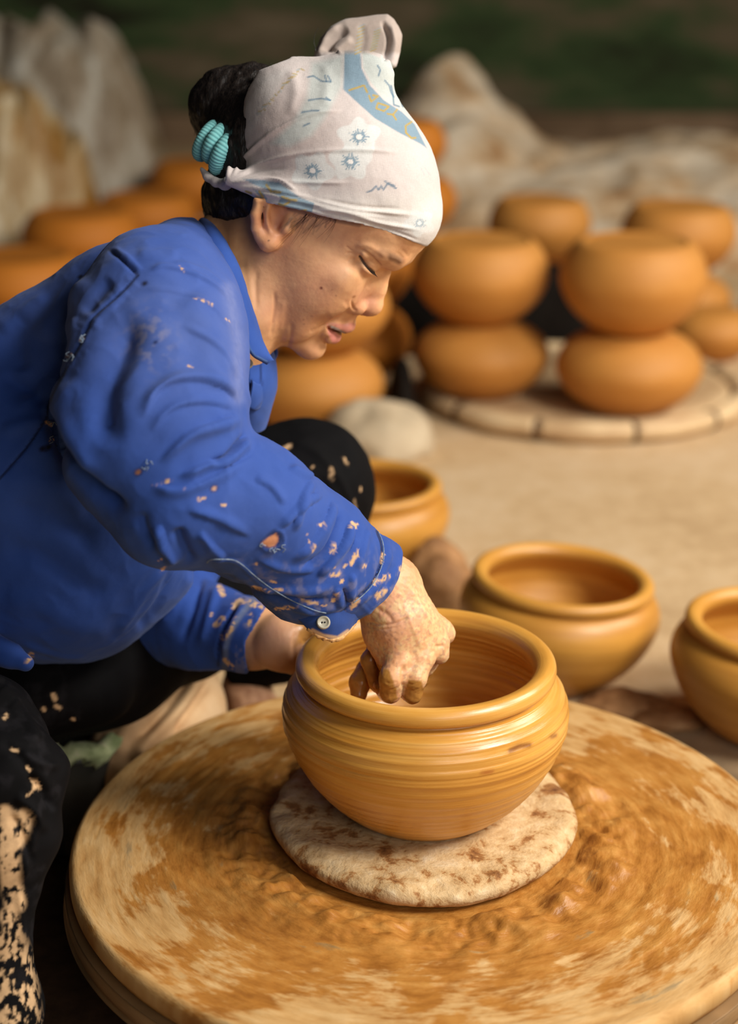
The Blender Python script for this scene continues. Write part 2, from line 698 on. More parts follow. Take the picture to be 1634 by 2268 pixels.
def wheel_mat():
    m, nt, b = new_mat('clay smeared wheel', 0.6, 0.3)
    k = NB(nt)
    co = k.n('ShaderNodeTexCoord').outputs['Object']
    s = k.n('ShaderNodeSeparateXYZ', i_0=co)
    x, y = s.outputs[0], s.outputs[1]
    r = k.math('SQRT', k.math('ADD', k.math('MULTIPLY', x, x), k.math('MULTIPLY', y, y)))
    th = k.math('ARCTAN2', y, x)

    def polar(ka, kr, off=0.0):
        c = k.n('ShaderNodeCombineXYZ')
        a = k.math('ADD', th, k.math('MULTIPLY', r, 1.2))
        k.L(k.math('MULTIPLY', k.math('COSINE', a), ka), c.inputs[0])
        k.L(k.math('MULTIPLY', k.math('SINE', a), ka), c.inputs[1])
        k.L(k.math('ADD', k.math('MULTIPLY', r, kr), off), c.inputs[2])
        return c.outputs[0]
    fine = k.noise(polar(8.5, 150), 1.0, 4, 0.6)
    mid = k.noise(polar(5.0, 42, 3.0), 1.0, 4, 0.6, 0.4)
    big = k.noise(polar(3.4, 22, 7.0), 1.0, 4, 0.6, 0.5)
    wet = k.ramp(k.math('ADD', k.math('MULTIPLY', fine, 0.4), k.math('MULTIPLY', mid, 0.6)),
                 [(0.32, (0.22, 0.075, 0.010)), (0.48, (0.37, 0.150, 0.026)), (0.62, (0.46, 0.215, 0.048)), (0.74, (0.56, 0.30, 0.085))])
    dry = k.ramp(k.math('ADD', k.math('MULTIPLY', fine, 0.6), k.math('MULTIPLY', mid, 0.4)), [(0.32, (0.38, 0.185, 0.050)), (0.5, (0.50, 0.285, 0.100)), (0.7, (0.60, 0.385, 0.170))])
    # dry pale slip gathers towards the rim
    bias = k.math('MULTIPLY', k.math('SUBTRACT', r, 0.262), 1.5)
    f = k.math('ADD', k.math('ADD', k.math('MULTIPLY', big, 0.72), k.math('MULTIPLY', fine, 0.28)), bias)
    c = k.mix(k.ramp(f, [(0.49, (0, 0, 0)), (0.56, (1, 1, 1))]), wet, dry)
    g = k.ramp(k.math('ADD', k.math('MULTIPLY', fine, 0.4), k.math('MULTIPLY', k.noise(polar(3.0, 46, 11.0), 1.0, 3), 0.6)), [(0.62, (0, 0, 0)), (0.70, (0.7, 0.7, 0.7))])
    c = k.mix(g, c, (0.19, 0.14, 0.07))
    k.L(c, b.inputs['Base Color'])
    k.L(k.ramp(f, [(0.45, (0.42, 0.42, 0.42)), (0.6, (0.8, 0.8, 0.8))]), b.inputs['Roughness'])
    k.bump(b, k.math('ADD', fine, mid), 0.35, 0.004)
    return m


wheel = empty('potters_wheel', (WX, WY, 0))
tag(wheel, 'large round potter\'s wheel smeared with wet clay under the pot being thrown', 'potter\'s wheel')
M_wheel = wheel_mat()
# the disc: a polar sheet with slurry ridges, turned over the edge and closed below
nr, na = 130, 420
rr = np.r_[np.linspace(0, WR - 0.008, nr - 12), WR - 0.008 + 0.008 * np.sin(np.linspace(0.12, 1, 12) * math.pi / 2)]
th = np.linspace(0, 2 * math.pi, na, endpoint=False)
Rg, Tg = np.meshgrid(rr, th, indexing='ij')
P = np.stack([Rg * np.cos(Tg), Rg * np.sin(Tg), np.zeros_like(Rg)], -1).reshape(-1, 3)
A_ = Tg + 1.2 * Rg
pol = np.stack([np.cos(A_) * 1.0, np.sin(A_) * 1.0, Rg * 14], -1).reshape(-1, 3)
rf = Rg.ravel()
ridge = np.exp(-((rf - 0.165) / 0.028) ** 2)
hz = (fbm(pol * [2.2, 2.2, 1], 2.6, 4) - 0.5) * (0.003 + 0.030 * ridge) + 0.0035 * ridge
hz += (fbm(pol * [1, 1, 5], 2.0, 3, 9.0) - 0.5) * 0.0022
hz *= sstep(WR - rf, 0.004, 0.03)
hz = np.where(rf < 0.140, np.minimum(hz, -0.001), hz)
edge = np.clip((rf - (WR - 0.008)) / 0.008, 0, 1)
P[:, 2] = np.clip(hz, -0.004, 0.015) - 0.010 * (1 - np.sqrt(np.clip(1 - edge ** 2, 0, 1)))
skirt = [(WR, -0.016), (WR - 0.003, -0.021), (WR - 0.004, -0.024), (WR - 0.10, -0.026), (0.0, -0.026)]
rows = [np.stack([r_ * np.cos(th), r_ * np.sin(th), np.full(na, z_)], -1) for r_, z_ in skirt]
V = np.vstack([P] + rows)
n_ = nr + len(skirt)
i = np.arange(n_ - 1)[:, None] * na
j = np.arange(na)[None]
Q = np.stack([i + j, i + na + j, i + na + (j + 1) % na, i + (j + 1) % na], -1).reshape(-1, 4)
V[:, :2] *= (1 + 0.004 * (np.sin(3 * np.arctan2(V[:, 1], V[:, 0]) + 1)))[:, None]
o = mesh_obj('turntable', V + [WX, WY, WZ], Q, None, wheel)
o.data.transform(Matrix.Translation((-WX, -WY, -WZ)))
o.location = (WX, WY, WZ)
o.data.materials.append(M_wheel)
v, f = lathe(resample([(0.0, -0.027), (0.2, -0.027), (WR - 0.008, -0.0265), (WR + 0.001, -0.028), (WR + 0.004, -0.034), (WR + 0.003, -0.042), (WR - 0.006, -0.047), (0.2, -0.047), (0, -0.047)], 40), 160)
o = mesh_obj('edge_band', v, f, noise_mat('muddy band', [(0.3, (0.10, 0.055, 0.02)), (0.6, (0.30, 0.17, 0.07)), (0.8, (0.52, 0.33, 0.15))], 5, 0.6, 0.3, 0.003, 5, (1, 1, 8)), wheel)
o.location = (WX, WY, WZ)
v, f = lathe([(0.0, 0.0), (0.11, 0.0), (0.10, 0.012), (0.05, 0.03), (0.045, WZ - 0.05), (0.09, WZ - 0.0465), (0, WZ - 0.0465)], 48)
o = mesh_obj('pedestal', v, f, M_lump, wheel)
o.location = (WX, WY, 0)

# --- the bat: a rough plaster slab between wheel and pot
seg = 220
prof = resample([(0, 0.0), (0.06, 0.0), (0.118, 0.0), (0.130, 0.003), (0.1365, 0.010), (0.1360, 0.017), (0.130, 0.0215), (0.121, 0.0228), (0.10, 0.0222), (0.07, 0.0218), (0.03, 0.0218), (0, 0.0218)], 60)
v, f = lathe(prof, seg)
nse = fbm(v, 26, 3) - 0.5
nb = fbm(v * [1, 1, 0.3], 9, 2, 4.0) - 0.5
rad = np.hypot(v[:, 0], v[:, 1])
side = sstep(rad, 0.09, 0.13)
v[:, :2] *= (1 + side * (0.15 * nb + 0.06 * nse))[:, None]
v[:, 2] += side * (v[:, 2] > 0.008) * 0.014 * nse
bat_m, nt, b = new_mat('mottled clay crust', 0.7, 0.3)
k = NB(nt)
co = k.n('ShaderNodeTexCoord').outputs['Object']
n1, n2 = k.noise(co, 38, 6, 0.68, 0.3), k.noise(co, 110, 4, 0.6)
c = k.ramp(n1, [(0.30, (0.12, 0.040, 0.012)), (0.41, (0.33, 0.15, 0.045)), (0.46, (0.50, 0.32, 0.145)), (0.57, (0.60, 0.42, 0.22)), (0.66, (0.66, 0.50, 0.30)), (0.78, (0.46, 0.36, 0.29))])
k.L(c, b.inputs['Base Color'])
k.bump(b, k.math('ADD', n1, k.math('MULTIPLY', n2, 0.5)), 0.6, 0.005)
o = mesh_obj('throwing_bat', v, f, bat_m)
o.location = (WX - 0.001, WY + 0.008, WZ)
tag(o, 'thick round bat crusted with pale mottled clay, on the wheel under the pot', 'bat')

# --- the pot on the wheel, with its throwing rings
PX, PY, PZ = 0.0500, 1.345, WZ + 0.0224
prof = resample(RIM_POT, 300) * [1.0, 1.058]
# finger rings on the outer wall and inside
zz, rr_ = prof[:, 1], prof[:, 0]
arc = np.r_[0, np.cumsum(np.hypot(*np.diff(prof, axis=0).T))]
ring = 0.00045 * np.sin(arc * 2 * math.pi / 0.0105 + 2 * np.sin(arc * 60)) + 0.00025 * np.sin(arc * 2 * math.pi / 0.0043)
out = (np.arange(300) < 118) & (rr_ > 0.07)
ins = (np.arange(300) > 215) & (rr_ > 0.03)
prof[:, 0] += ring * (out + 1.3 * ins)
V, Q = lathe(prof, 256)
pot_obj = mesh_obj('thrown_pot', V, Q, None)
pot_obj.location = (PX, PY, PZ)
m, nt, b = new_mat('freshly thrown clay', 0.33, 0.5)
k = NB(nt)
co = k.n('ShaderNodeTexCoord').outputs['Object']
n1 = k.noise(k.mapped(co, (5, 5, 260)), 1.0, 6, 0.65)
n2 = k.noise(k.mapped(co, (7, 7, 50), (3, 1, 0)), 1.0, 4, 0.6)
c = k.ramp(k.math('ADD', k.math('MULTIPLY', n1, 0.5), k.math('MULTIPLY', n2, 0.5)), [(0.30, (0.44, 0.175, 0.020)), (0.5, (0.58, 0.275, 0.045)), (0.70, (0.70, 0.39, 0.095))])
vc = k.n('ShaderNodeVertexColor', layer_name='Col').outputs[0]
k.L(k.mix(1.0, c, vc, 'MULTIPLY'), b.inputs['Base Color'])
k.L(k.ramp(n2, [(0.35, (0.24, 0.24, 0.24)), (0.65, (0.40, 0.40, 0.40))]), b.inputs['Roughness'])
b.inputs['Coat Weight'].default_value = 0.3
b.inputs['Coat Roughness'].default_value = 0.22
k.bump(b, k.math('ADD', n1, n2), 0.30, 0.0025)
pot_obj.data.materials.append(m)
U_, V_, D_ = to_px(V + [PX, PY, PZ])
near = (V[:, 1] < 0) & (rr_.repeat(256) > 0.115)
cc = np.ones((len(V), 3))
for pts, w_, col in (([(1130, 1662), (1150, 1652), (1172, 1650)], 6, (0.35, 0.25, 0.25)), ([(1222, 1632), (1230, 1629)], 5, (0.4, 0.3, 0.3)),
                     ([(806, 1618), (850, 1624), (900, 1631)], 2.2, (0.8, 0.28, 0.2)), ([(1070, 1712), (1088, 1709)], 5, (0.7, 0.5, 0.5))):
    d, _, _ = seg_dist(U_, V_, pts)
    a = np.where(near, np.exp(-(d / w_) ** 2), 0)[:, None]
    cc = cc * (1 - a) + np.array(col) * a
vcol(pot_obj, cc)
tag(pot_obj, 'freshly thrown wet clay pot on the bat, the potter\'s hand inside it', 'pot')

# --- three rimmed pots drying on the floor behind the wheel
g = 'rimmed pots drying beside the wheel'
p = on_plane(1221, 1500)
rim_a = pot('rimmed_pot', RIM_POT, (p[0], p[1], 0.004), M_clay_damp, 'damp rimmed pot standing whole in view right behind the thrown pot', group=g, tilt=(0, math.radians(4), 0), n=110, seg=120)
p = on_plane(806, 1262)
pot('rimmed_pot', RIM_POT, (p[0], p[1], 0), M_clay_damp, 'damp rimmed pot half hidden behind the potter\'s left knee', group=g, data=rim_a.data)
p = on_plane(1697, 1622)
pot('rimmed_pot', RIM_POT, (p[0], p[1], 0.004), M_clay_damp, 'damp rimmed pot cut off by the right edge of the picture', group=g, tilt=(0, math.radians(4), 0), data=rim_a.data)


# --- round pots, stacked
POT_DATA = {}


def round_pot(x, y, z, label, group, s=1.0, zs=1.0, mat=None, tilt=None, squat=False):
    mat = mat or M_clay_dry
    key = (mat.name, squat)
    o = pot('round_pot', SQUAT_POT if squat else ROUND_POT, (x, y, z), mat, label, 'pot', group, s, zs, data=POT_DATA.get(key), tilt=tilt)
    POT_DATA[key] = o.data
    return o


PH = 0.139                                        # a pot stands in the mouth of the one below
TR = on_plane(1290, 850, 0.03)                    # bamboo tray centre
g = 'round pots stacked on the bamboo tray'
pB = on_plane(1064, 868, 0.035)
pD = on_plane(1387, 902, 0.035)
ztop = 0.035
round_pot(pB[0], pB[1], ztop, 'squat pot at the bottom of the left stack on the bamboo tray', g, 1.0, 1.03, squat=True)
round_pot(pB[0] - 0.005, pB[1] + 0.005, ztop + 0.1432, 'upturned round pot on top of the left stack on the bamboo tray', g, 0.99, 1.17)
round_pot(pD[0], pD[1], ztop, 'squat pot at the bottom of the right stack on the bamboo tray', g, 1.045, 1.04, squat=True)
round_pot(pD[0], pD[1], ztop + 0.1511, 'upturned round pot on top of the right stack on the bamboo tray', g, 1.03, 1.2)
g = 'round pots stacked behind the bamboo tray'
p = on_plane(1192, 575, PH)
round_pot(p[0], p[1], 0, 'squat pot in shadow between and behind the two stacks on the tray', g, squat=True)
round_pot(p[0], p[1], PH, 'upturned round pot showing above and behind the left tray stack', g, 0.93, 1.15)
p = on_plane(1497, 605, PH)
round_pot(p[0] + 0.045, p[1] - 0.25, 0, 'round pot low at the right, beside the right tray stack', g, 0.72, 1.1, squat=True)
round_pot(p[0], p[1], 0, 'squat pot under the upturned pot behind the right tray stack', g, squat=True)
round_pot(p[0], p[1], PH, 'upturned round pot showing above and behind the right tray stack', g, 1.0, 1.15)
p = on_plane(1768, 760, 0)
round_pot(p[0], p[1], 0, 'dark orange pot peeping in at the right edge beside the tray', g, 1.0, 1.0, M_clay_far)

g = 'round pots behind the potter\'s face'
p = on_plane(697, 945, 0.0)
round_pot(p[0], p[1], 0, 'large round pot below the potter\'s chin', g, 1.0, 1.1, squat=True)
round_pot(p[0] + 0.01, p[1], PH * 1.1, 'round pot stacked on the large pot below the chin', g, 1.0, 1.0)
p = on_plane(772, 838, 0.0)
round_pot(p[0], p[1], 0, 'brownish round pot in shade behind the pot below the chin', g, 1.0, 1.05, M_clay_far)
round_pot(p[0], p[1], PH * 1.05, 'shaded round pot right behind the potter\'s nose', g, 1.0, 1.05, M_clay_far)
p = on_plane(872, 640, 0.0)
for i_, lb in enumerate(('lowest pot of the stack behind the potter\'s headscarf', 'middle pot of the stack behind the potter\'s headscarf', 'orange pot peeping out above the headscarf\'s right edge')):
    round_pot(p[0] + (0.03 if i_ == 1 else 0), p[1], i_ * PH * 1.05, lb, g, 1.0, 1.05, M_clay_far)

g = 'round pots at the left behind the potter\'s back'
for (u, v_, s, lb) in ((52, 712, 1.18, 'orange pot at the left edge just above the blue shoulder'), (184, 602, 1.22, 'orange pot second from the left above the shoulder'),
                       (328, 546, 1.12, 'orange pot third from the left below the grey sheet'), (455, 578, 0.74, 'small orange pot low behind the potter\'s nape'),
                       (440, 472, 1.22, 'orange pot furthest back, behind the teal hair tie')):
    p = on_plane(u, v_, 0.0)
    round_pot(p[0], p[1], 0, lb, g, s, 1.0, M_clay_far)

# ------------------------------------------------------------------ bamboo tray
tray = empty('bamboo_tray', (TR[0], TR[1], 0))
tag(tray, 'shallow round bamboo tray on the floor carrying four stacked pots', 'tray')
TRR = 0.315
v, f = lathe(resample([(0, 0.0), (0.2, 0.0), (TRR - 0.02, 0.0), (TRR - 0.016, 0.012), (TRR - 0.03, 0.0335), (0.2, 0.034), (0, 0.034)], 30), 96)
o = mesh_obj('woven_base', v, f, M_bamboo, tray)
o.location = (TR[0], TR[1], 0)
nseg = 11
for i_ in range(nseg):
    a0, a1 = 2 * math.pi * (i_ + 0.02) / nseg + 0.33, 2 * math.pi * (i_ + 0.98) / nseg + 0.33
    aa = np.linspace(a0, a1, 14)
    pa = np.stack([TRR * np.cos(aa), TRR * np.sin(aa), np.full(14, 0.0215)], -1)
    ra = 0.0195 + 0.0015 * np.cos(np.linspace(-math.pi, math.pi, 14))
    v, f = tube(pa, ra, 12)
    o = mesh_obj('rim_segment', v, f, M_bamboo, tray)
    o.location = (TR[0], TR[1], 0)
    am = 2 * math.pi * i_ / nseg + 0.33
    aa = np.linspace(am - 0.010, am + 0.010, 3)
    pa = np.stack([TRR * np.cos(aa), TRR * np.sin(aa), np.full(3, 0.0215)], -1)
    v, f = tube(pa, 0.0204, 12)
    o = mesh_obj('cane_binding', v, f, M_binding, tray)
    o.location = (TR[0], TR[1], 0)


# ------------------------------------------------------------------ draped sheets, sacks and lumps
def mound(name, cx, cy, blobs, mat, label, cat, fold=(0.05, 6.0), nx=110, ny=80, seedo=0.0, flow=(1.0, 0.4)):
    """a sheet lying over a heap: a height field over the ellipse of its footprint, closed at the floor"""
    x0 = min(b_[0] - b_[2] for b_ in blobs)
    x1 = max(b_[0] + b_[2] for b_ in blobs)
    y0 = min(b_[1] - b_[3] for b_ in blobs)
    y1 = max(b_[1] + b_[3] for b_ in blobs)
    X, Y = np.meshgrid(np.linspace(x0, x1, nx), np.linspace(y0, y1, ny), indexing='ij')
    Hh = np.zeros_like(X)
    for bx, by, rx, ry, hh in blobs:
        q = np.clip(1 - ((X - bx) / rx) ** 2 - ((Y - by) / ry) ** 2, 0, None)
        Hh = np.maximum(Hh, hh * q ** 0.42) + 0.12 * np.minimum(Hh, hh * q ** 0.42)
    p3 = np.stack([X * flow[0] + Y * 0.3, Y * flow[1] - X * 0.2, Hh * 0.6], -1).reshape(-1, 3)
    fo = (fbm(p3, fold[1], 3, seedo).reshape(X.shape) - 0.5) + 0.6 * (np.abs(fbm(p3, fold[1] * 0.8, 2, seedo + 31).reshape(X.shape) - 0.5) * -2 + 0.4)
    Hh = np.where(Hh > 0, np.maximum(Hh + fold[0] * fo * np.minimum(1, Hh / 0.12), 0.003), 0.0)
    keep = Hh > 0
    V = np.stack([X + cx, Y + cy, Hh], -1).reshape(-1, 3)
    i = np.arange(nx - 1)[:, None] * ny
    j = np.arange(ny - 1)[None]
    Q = np.stack([i + j, i + ny + j, i + ny + j + 1, i + j + 1], -1).reshape(-1, 4)
    Q = Q[keep.reshape(-1)[Q].any(1)]
    # closed underneath
    B = V.copy()
    B[:, 2] = 0
    n = len(V)
    e = np.vstack([Q[:, [0, 1]], Q[:, [1, 2]], Q[:, [2, 3]], Q[:, [3, 0]]])
    key = e[:, 0].astype(np.int64) * n + e[:, 1]
    rev = e[:, 1].astype(np.int64) * n + e[:, 0]
    be = e[~np.isin(key, rev)]
    side_q = np.stack([be[:, 1], be[:, 0], be[:, 0] + n, be[:, 1] + n], 1)
    QQ = np.vstack([Q, Q[:, ::-1] + n, side_q])
    VV = np.vstack([V, B])
    u, inv = np.unique(QQ, return_inverse=True)
    o = mesh_obj(name, VV[u] - [cx, cy, 0], inv.reshape(-1, 4), mat)
    o.location = (cx, cy, 0)
    return tag(o, label, cat)


def lump(name, loc, r, mat, label, cat, seedo=0.0, sq=(1, 1, 0.7), amp=0.35, sub=4, group=None):
    bm = bmesh.new()
    bmesh.ops.create_icosphere(bm, subdivisions=sub, radius=1.0)
    V = np.array([v.co for v in bm.verts])
    d = 1 + amp * (fbm(V, 1.5, 4, seedo) - 0.5) * 2
    V = V * d[:, None] * np.array(sq) * r
    V[:, 2] = np.maximum(V[:, 2], -0.35 * r * sq[2])
    V[:, 2] -= V[:, 2].min()
    for v, q in zip(bm.verts, V):
        v.co = q
    o = bm_obj(name, bm, mat)
    o.location = loc
    return tag(o, label, cat, group)


# right: a dusty sheet thrown over a long heap, with a crumpled peak
p = on_plane(1330, 330 + 60, 0)
mound('draped_sheet', 0.95, 5.35, [(0, 0, 1.15, 0.75, 0.235), (-0.70, 0.05, 0.36, 0.5, 0.33), (0.55, 0.0, 0.8, 0.7, 0.24), (-0.70, 0.15, 0.20, 0.26, 0.43), (-0.60, 0.15, 0.22, 0.26, 0.36)], M_tarp_right,
      'dusty beige sheet draped over a long heap behind the stacked pots at right', 'sheet', (0.06, 7.0), 150, 100, 2.0, (1.0, 0.9))
# left: a grey plastic sheet behind, an ochre one in front of it
mound('plastic_sheet', -1.10, 5.95, [(0, 0, 0.38, 0.34, 0.53), (-0.42, 0.0, 0.5, 0.36, 0.56), (0.12, -0.05, 0.27, 0.25, 0.45)], M_tarp_grey,
      'grey translucent looking plastic sheet over a heap at the back left', 'sheet', (0.16, 6.0), 120, 90, 5.0, (1.8, 0.8))
mound('plastic_sheet', -1.17, 5.10, [(0, 0, 0.34, 0.26, 0.43), (-0.35, 0.05, 0.45, 0.3, 0.50), (0.16, -0.04, 0.21, 0.17, 0.32)], M_tarp_ochre,
      'ochre streaked plastic sheet over a heap at the left, nearer than the grey one', 'sheet', (0.15, 7.0), 120, 80, 8.0, (2.2, 0.8))
M_shade = noise_mat('shade black', [(0.3, (0.003, 0.0025, 0.002)), (0.7, (0.010, 0.007, 0.005))], 5, 0.85, 0.4, 0.02, spec=0.08)  # near black, for mounds added to stand in for shade between pots
mound('shade_mound', 0.24, 3.73, [(0, 0, 0.32, 0.095, 0.19), (0.22, 0.0, 0.20, 0.09, 0.15)], M_shade,
      'mound of shade black sheet lying in the dark gap behind the tray stacks', 'sheet', (0.04, 9.0), 90, 50, 3.0)
mound('shade_mound', 0.064, 3.17, [(0, 0, 0.028, 0.16, 0.11), (0.0, -0.10, 0.028, 0.12, 0.07)], M_shade,
      'small mound of shade black between the pale sack and the bamboo tray', 'sheet', (0.03, 12.0), 40, 70, 9.0)
p = on_plane(841, 1003, 0)
lump('sack', (p[0], p[1], 0), 0.085, M_sack, 'pale lumpy sack on the floor beside the large pot under the chin', 'sack', 3.0, (1.1, 0.9, 0.95), 0.3)
g = 'clay lumps on the floor'
p = on_plane(968, 1340, 0)
lump('clay_lump', (p[0], p[1], 0), 0.052, M_lump, 'reddish clay lump on the floor left of the whole rimmed pot', 'clay lump', 1.0, (1, 1, 1.3), group=g)
p = on_plane(1380, 1580, 0)
lump('clay_lump', (p[0], p[1], 0), 0.040, M_lump, 'flat dark clay lump at the right foot of the whole rimmed pot', 'clay lump', 6.0, (1.5, 1, 0.5), group=g)
p = on_plane(1466, 1600, 0)
lump('clay_lump', (p[0], p[1], 0), 0.035, M_lump, 'small dark clay lump between the two rimmed pots at right', 'clay lump', 9.0, (1.6, 1, 0.45), group=g)

# a muddy bucket with a pale rag over its rim, between the potter's knee and the wheel
p = on_plane(168, 1850, 0)
bucket = empty('bucket', (p[0], p[1], 0))
tag(bucket, 'dark muddy bucket with a rag on its rim, between the near knee and the wheel', 'bucket')
v, f = lathe(resample([(0, 0.0), (0.03, 0.0), (0.046, 0.001), (0.050, 0.008), (0.056, 0.07), (0.062, 0.132), (0.066, 0.137), (0.0665, 0.142), (0.064, 0.145), (0.0605, 0.142), (0.059, 0.132), (0.053, 0.07), (0.046, 0.01), (0.0, 0.008)], 60), 60)
v[:, :2] *= (1 + 0.02 * np.sin(5 * np.arctan2(v[:, 1], v[:, 0])))[:, None]
v = v * [0.94, 0.94, 0.84]
o = mesh_obj('pail', v, f, noise_mat('muddy dark plastic', [(0.35, (0.012, 0.012, 0.012)), (0.6, (0.045, 0.04, 0.032)), (0.72, (0.20, 0.13, 0.07))], 9, 0.5, 0.3, 0.003, 5, (1, 1, 0.5)), bucket)
o.location = (p[0], p[1], 0)
th_ = np.linspace(math.radians(150), math.radians(330), 40)
pa = np.stack([0.059 * np.cos(th_), 0.059 * np.sin(th_), 0.124 + 0.004 * np.sin(9 * th_)], -1)
v, f = tube(pa, 0.011 * (0.6 + 0.8 * fbm(pa, 60, 2)), 16)
v = v + (fbm(v, 90, 3)[:, None] - 0.5) * 0.016
o = mesh_obj('rag', v, f, noise_mat('pale green rag', [(0.35, (0.20, 0.24, 0.10)), (0.5, (0.42, 0.45, 0.24)), (0.65, (0.60, 0.50, 0.36))], 30, 0.8), bucket)
o.location = (p[0], p[1], 0)

# ------------------------------------------------------------------ the potter: head frame (x her right, y forward, z up; mm)
HR = np.array([[-0.2428365, 0.73156288, 0.63706058], [-0.34124837, -0.67916456, 0.64983463], [-0.90806387, 0.05959232, -0.41457058]])
HT = np.array([-0.05668174, 0.26906116, 1.48513819])


def hp(x, y, z):
    """head millimetres -> camera space"""
    return HR @ (np.array([x, y, z]) / 1000) + HT


def hl(u, v, x):
    """point of the sagittal plane x (mm) seen at pixel (u, v), in camera space"""
    d = np.array([(u - W / 2) / F, (H / 2 - v) / F, 1.0])
    a = HR.T @ d
    b = HR.T @ HT
    return d * (x / 1000 + b[0]) / a[0]


def head_local(X, Y, Z):
    X, Y, Z = X - HT[0], Y - HT[1], Z - HT[2]
    return [(HR[0, q] * X + HR[1, q] * Y + HR[2, q] * Z) * 1000 for q in range(3)]


def ell(Fd, c, r, k=0.004, op='add', frame='head'):
    """ellipsoid in head millimetres"""
    p = hp(*c)
    m = max(r) / 1000

    def fn(X, Y, Z):
        x, y, z = head_local(X, Y, Z)
        q0 = np.sqrt(((x - c[0]) / r[0]) ** 2 + ((y - c[1]) / r[1]) ** 2 + ((z - c[2]) / r[2]) ** 2)
        q1 = np.sqrt(((x - c[0]) / r[0] ** 2) ** 2 + ((y - c[1]) / r[1] ** 2) ** 2 + ((z - c[2]) / r[2] ** 2) ** 2) + 1e-9
        return q0 * (q0 - 1) / q1 / 1000
    Fd.apply(fn, p - m, p + m, k, op)


def hchain(Fd, nodes, k=0.003, op='add'):
    """round cones through head-millimetre nodes (x, y, z, r)"""
    Fd.chain([(*hp(*n[:3]), n[3] / 1000) for n in nodes], k, op)


def both(Fd, nodes, k=0.003, op='add'):
    hchain(Fd, nodes, k, op)
    hchain(Fd, [(-n[0], *n[1:]) for n in nodes], k, op)


# face as a radius map rho(theta, z) about the vertical axis (0, 15): rows of (x, y) outline points
FACE_ROWS = [
    (72, [(0, 97), (25, 91), (48, 72), (62, 45), (68, 15), (66, -20), (0, -75)]),
    (50, [(0, 100.5), (25, 95), (46, 78), (61, 52), (68, 15), (68, -20), (0, -80)]),
    (38, [(0, 99.5), (15, 97.5), (30, 91), (46, 76), (60, 50), (68, 15), (68, -20), (0, -80)]),
    (28, [(0, 95.5), (15, 94.5), (28, 90), (44, 75.5), (58, 50), (67, 15), (67, -20), (0, -78)]),
    (20, [(0, 89), (15, 88), (28, 84), (44, 71.5), (57, 51), (67, 15), (66, -20), (0, -75)]),
    (10, [(0, 86), (18, 83), (30, 81), (43, 70.5), (57, 53), (68, 15), (65, -20), (0, -70)]),
    (0, [(0, 86), (20, 84), (34, 82), (47, 72.5), (59.5, 53), (69, 15), (64, -20), (0, -66)]),
    (-10, [(0, 87), (20, 86), (36, 83.5), (49, 73.5), (61, 52), (69, 15), (62, -20), (0, -62)]),
    (-22, [(0, 89), (20, 88), (36, 84), (49, 72.5), (60, 51), (67, 15), (59, -15), (0, -55)]),
    (-35, [(0, 93), (14, 92), (24, 87.5), (38, 81), (50, 68), (59, 47), (64, 15), (54, -10), (0, -45)]),
    (-50, [(0, 96), (12, 93.5), (26, 84.5), (38, 76.5), (49, 61.5), (57, 40), (60, 15), (48, -8), (0, -35)]),
    (-65, [(0, 93), (12, 91), (26, 83), (38, 73), (48, 57), (55, 36), (56, 14), (42, -5), (0, -25)]),
    (-78, [(0, 90), (12, 88.5), (26, 80.5), (38, 68), (46, 50), (51, 30), (50, 13), (36, -4), (0, -18)]),
    (-90, [(0, 95), (12, 92.5), (25, 81), (35, 64), (41, 44), (43, 26), (42, 13), (30, -4), (0, -12)]),
    (-101, [(0, 92), (12, 89), (22, 77), (29, 59), (33, 42), (34, 26), (33, 13), (22, 0), (0, -6)]),
    (-112, [(0, 78), (12, 75), (18, 65), (22, 52), (24, 38), (25, 26), (25, 13), (14, 4), (0, -2)]),
]
_th = np.arange(0, 181, 2.0)
_zs = np.arange(-112, 73, 2.0)
_tab = []
for z_, pts in FACE_ROWS:
    p_ = spline(np.array([(-pts[1][0], pts[1][1])] + pts + [(-pts[-2][0], pts[-2][1])], float), 400)
    an = np.degrees(np.arctan2(p_[:, 0], p_[:, 1] - 15))
    o_ = np.argsort(an)
    _tab.append(np.interp(_th, an[o_], np.hypot(p_[:, 0], p_[:, 1] - 15)[o_]))
_tab = np.array(_tab)[::-1]
_rz = np.array([r[0] for r in FACE_ROWS], float)[::-1]
_par = np.interp(_zs, _rz, np.arange(len(_rz)))
_i = np.clip(_par.astype(int), 0, len(_rz) - 2)
_t = (_par - _i)[:, None]
_tp = np.vstack([2 * _tab[0] - _tab[1], _tab, 2 * _tab[-1] - _tab[-2]])
_a, _b, _c, _d = _tp[_i], _tp[_i + 1], _tp[_i + 2], _tp[_i + 3]
RHO = 0.5 * (2 * _b + (_c - _a) * _t + (2 * _a - 5 * _b + 4 * _c - _d) * _t ** 2 + (3 * _b - _a - 3 * _c + _d) * _t ** 3)
for _ in range(2):
    RHO[1:-1] = 0.25 * RHO[:-2] + 0.5 * RHO[1:-1] + 0.25 * RHO[2:]


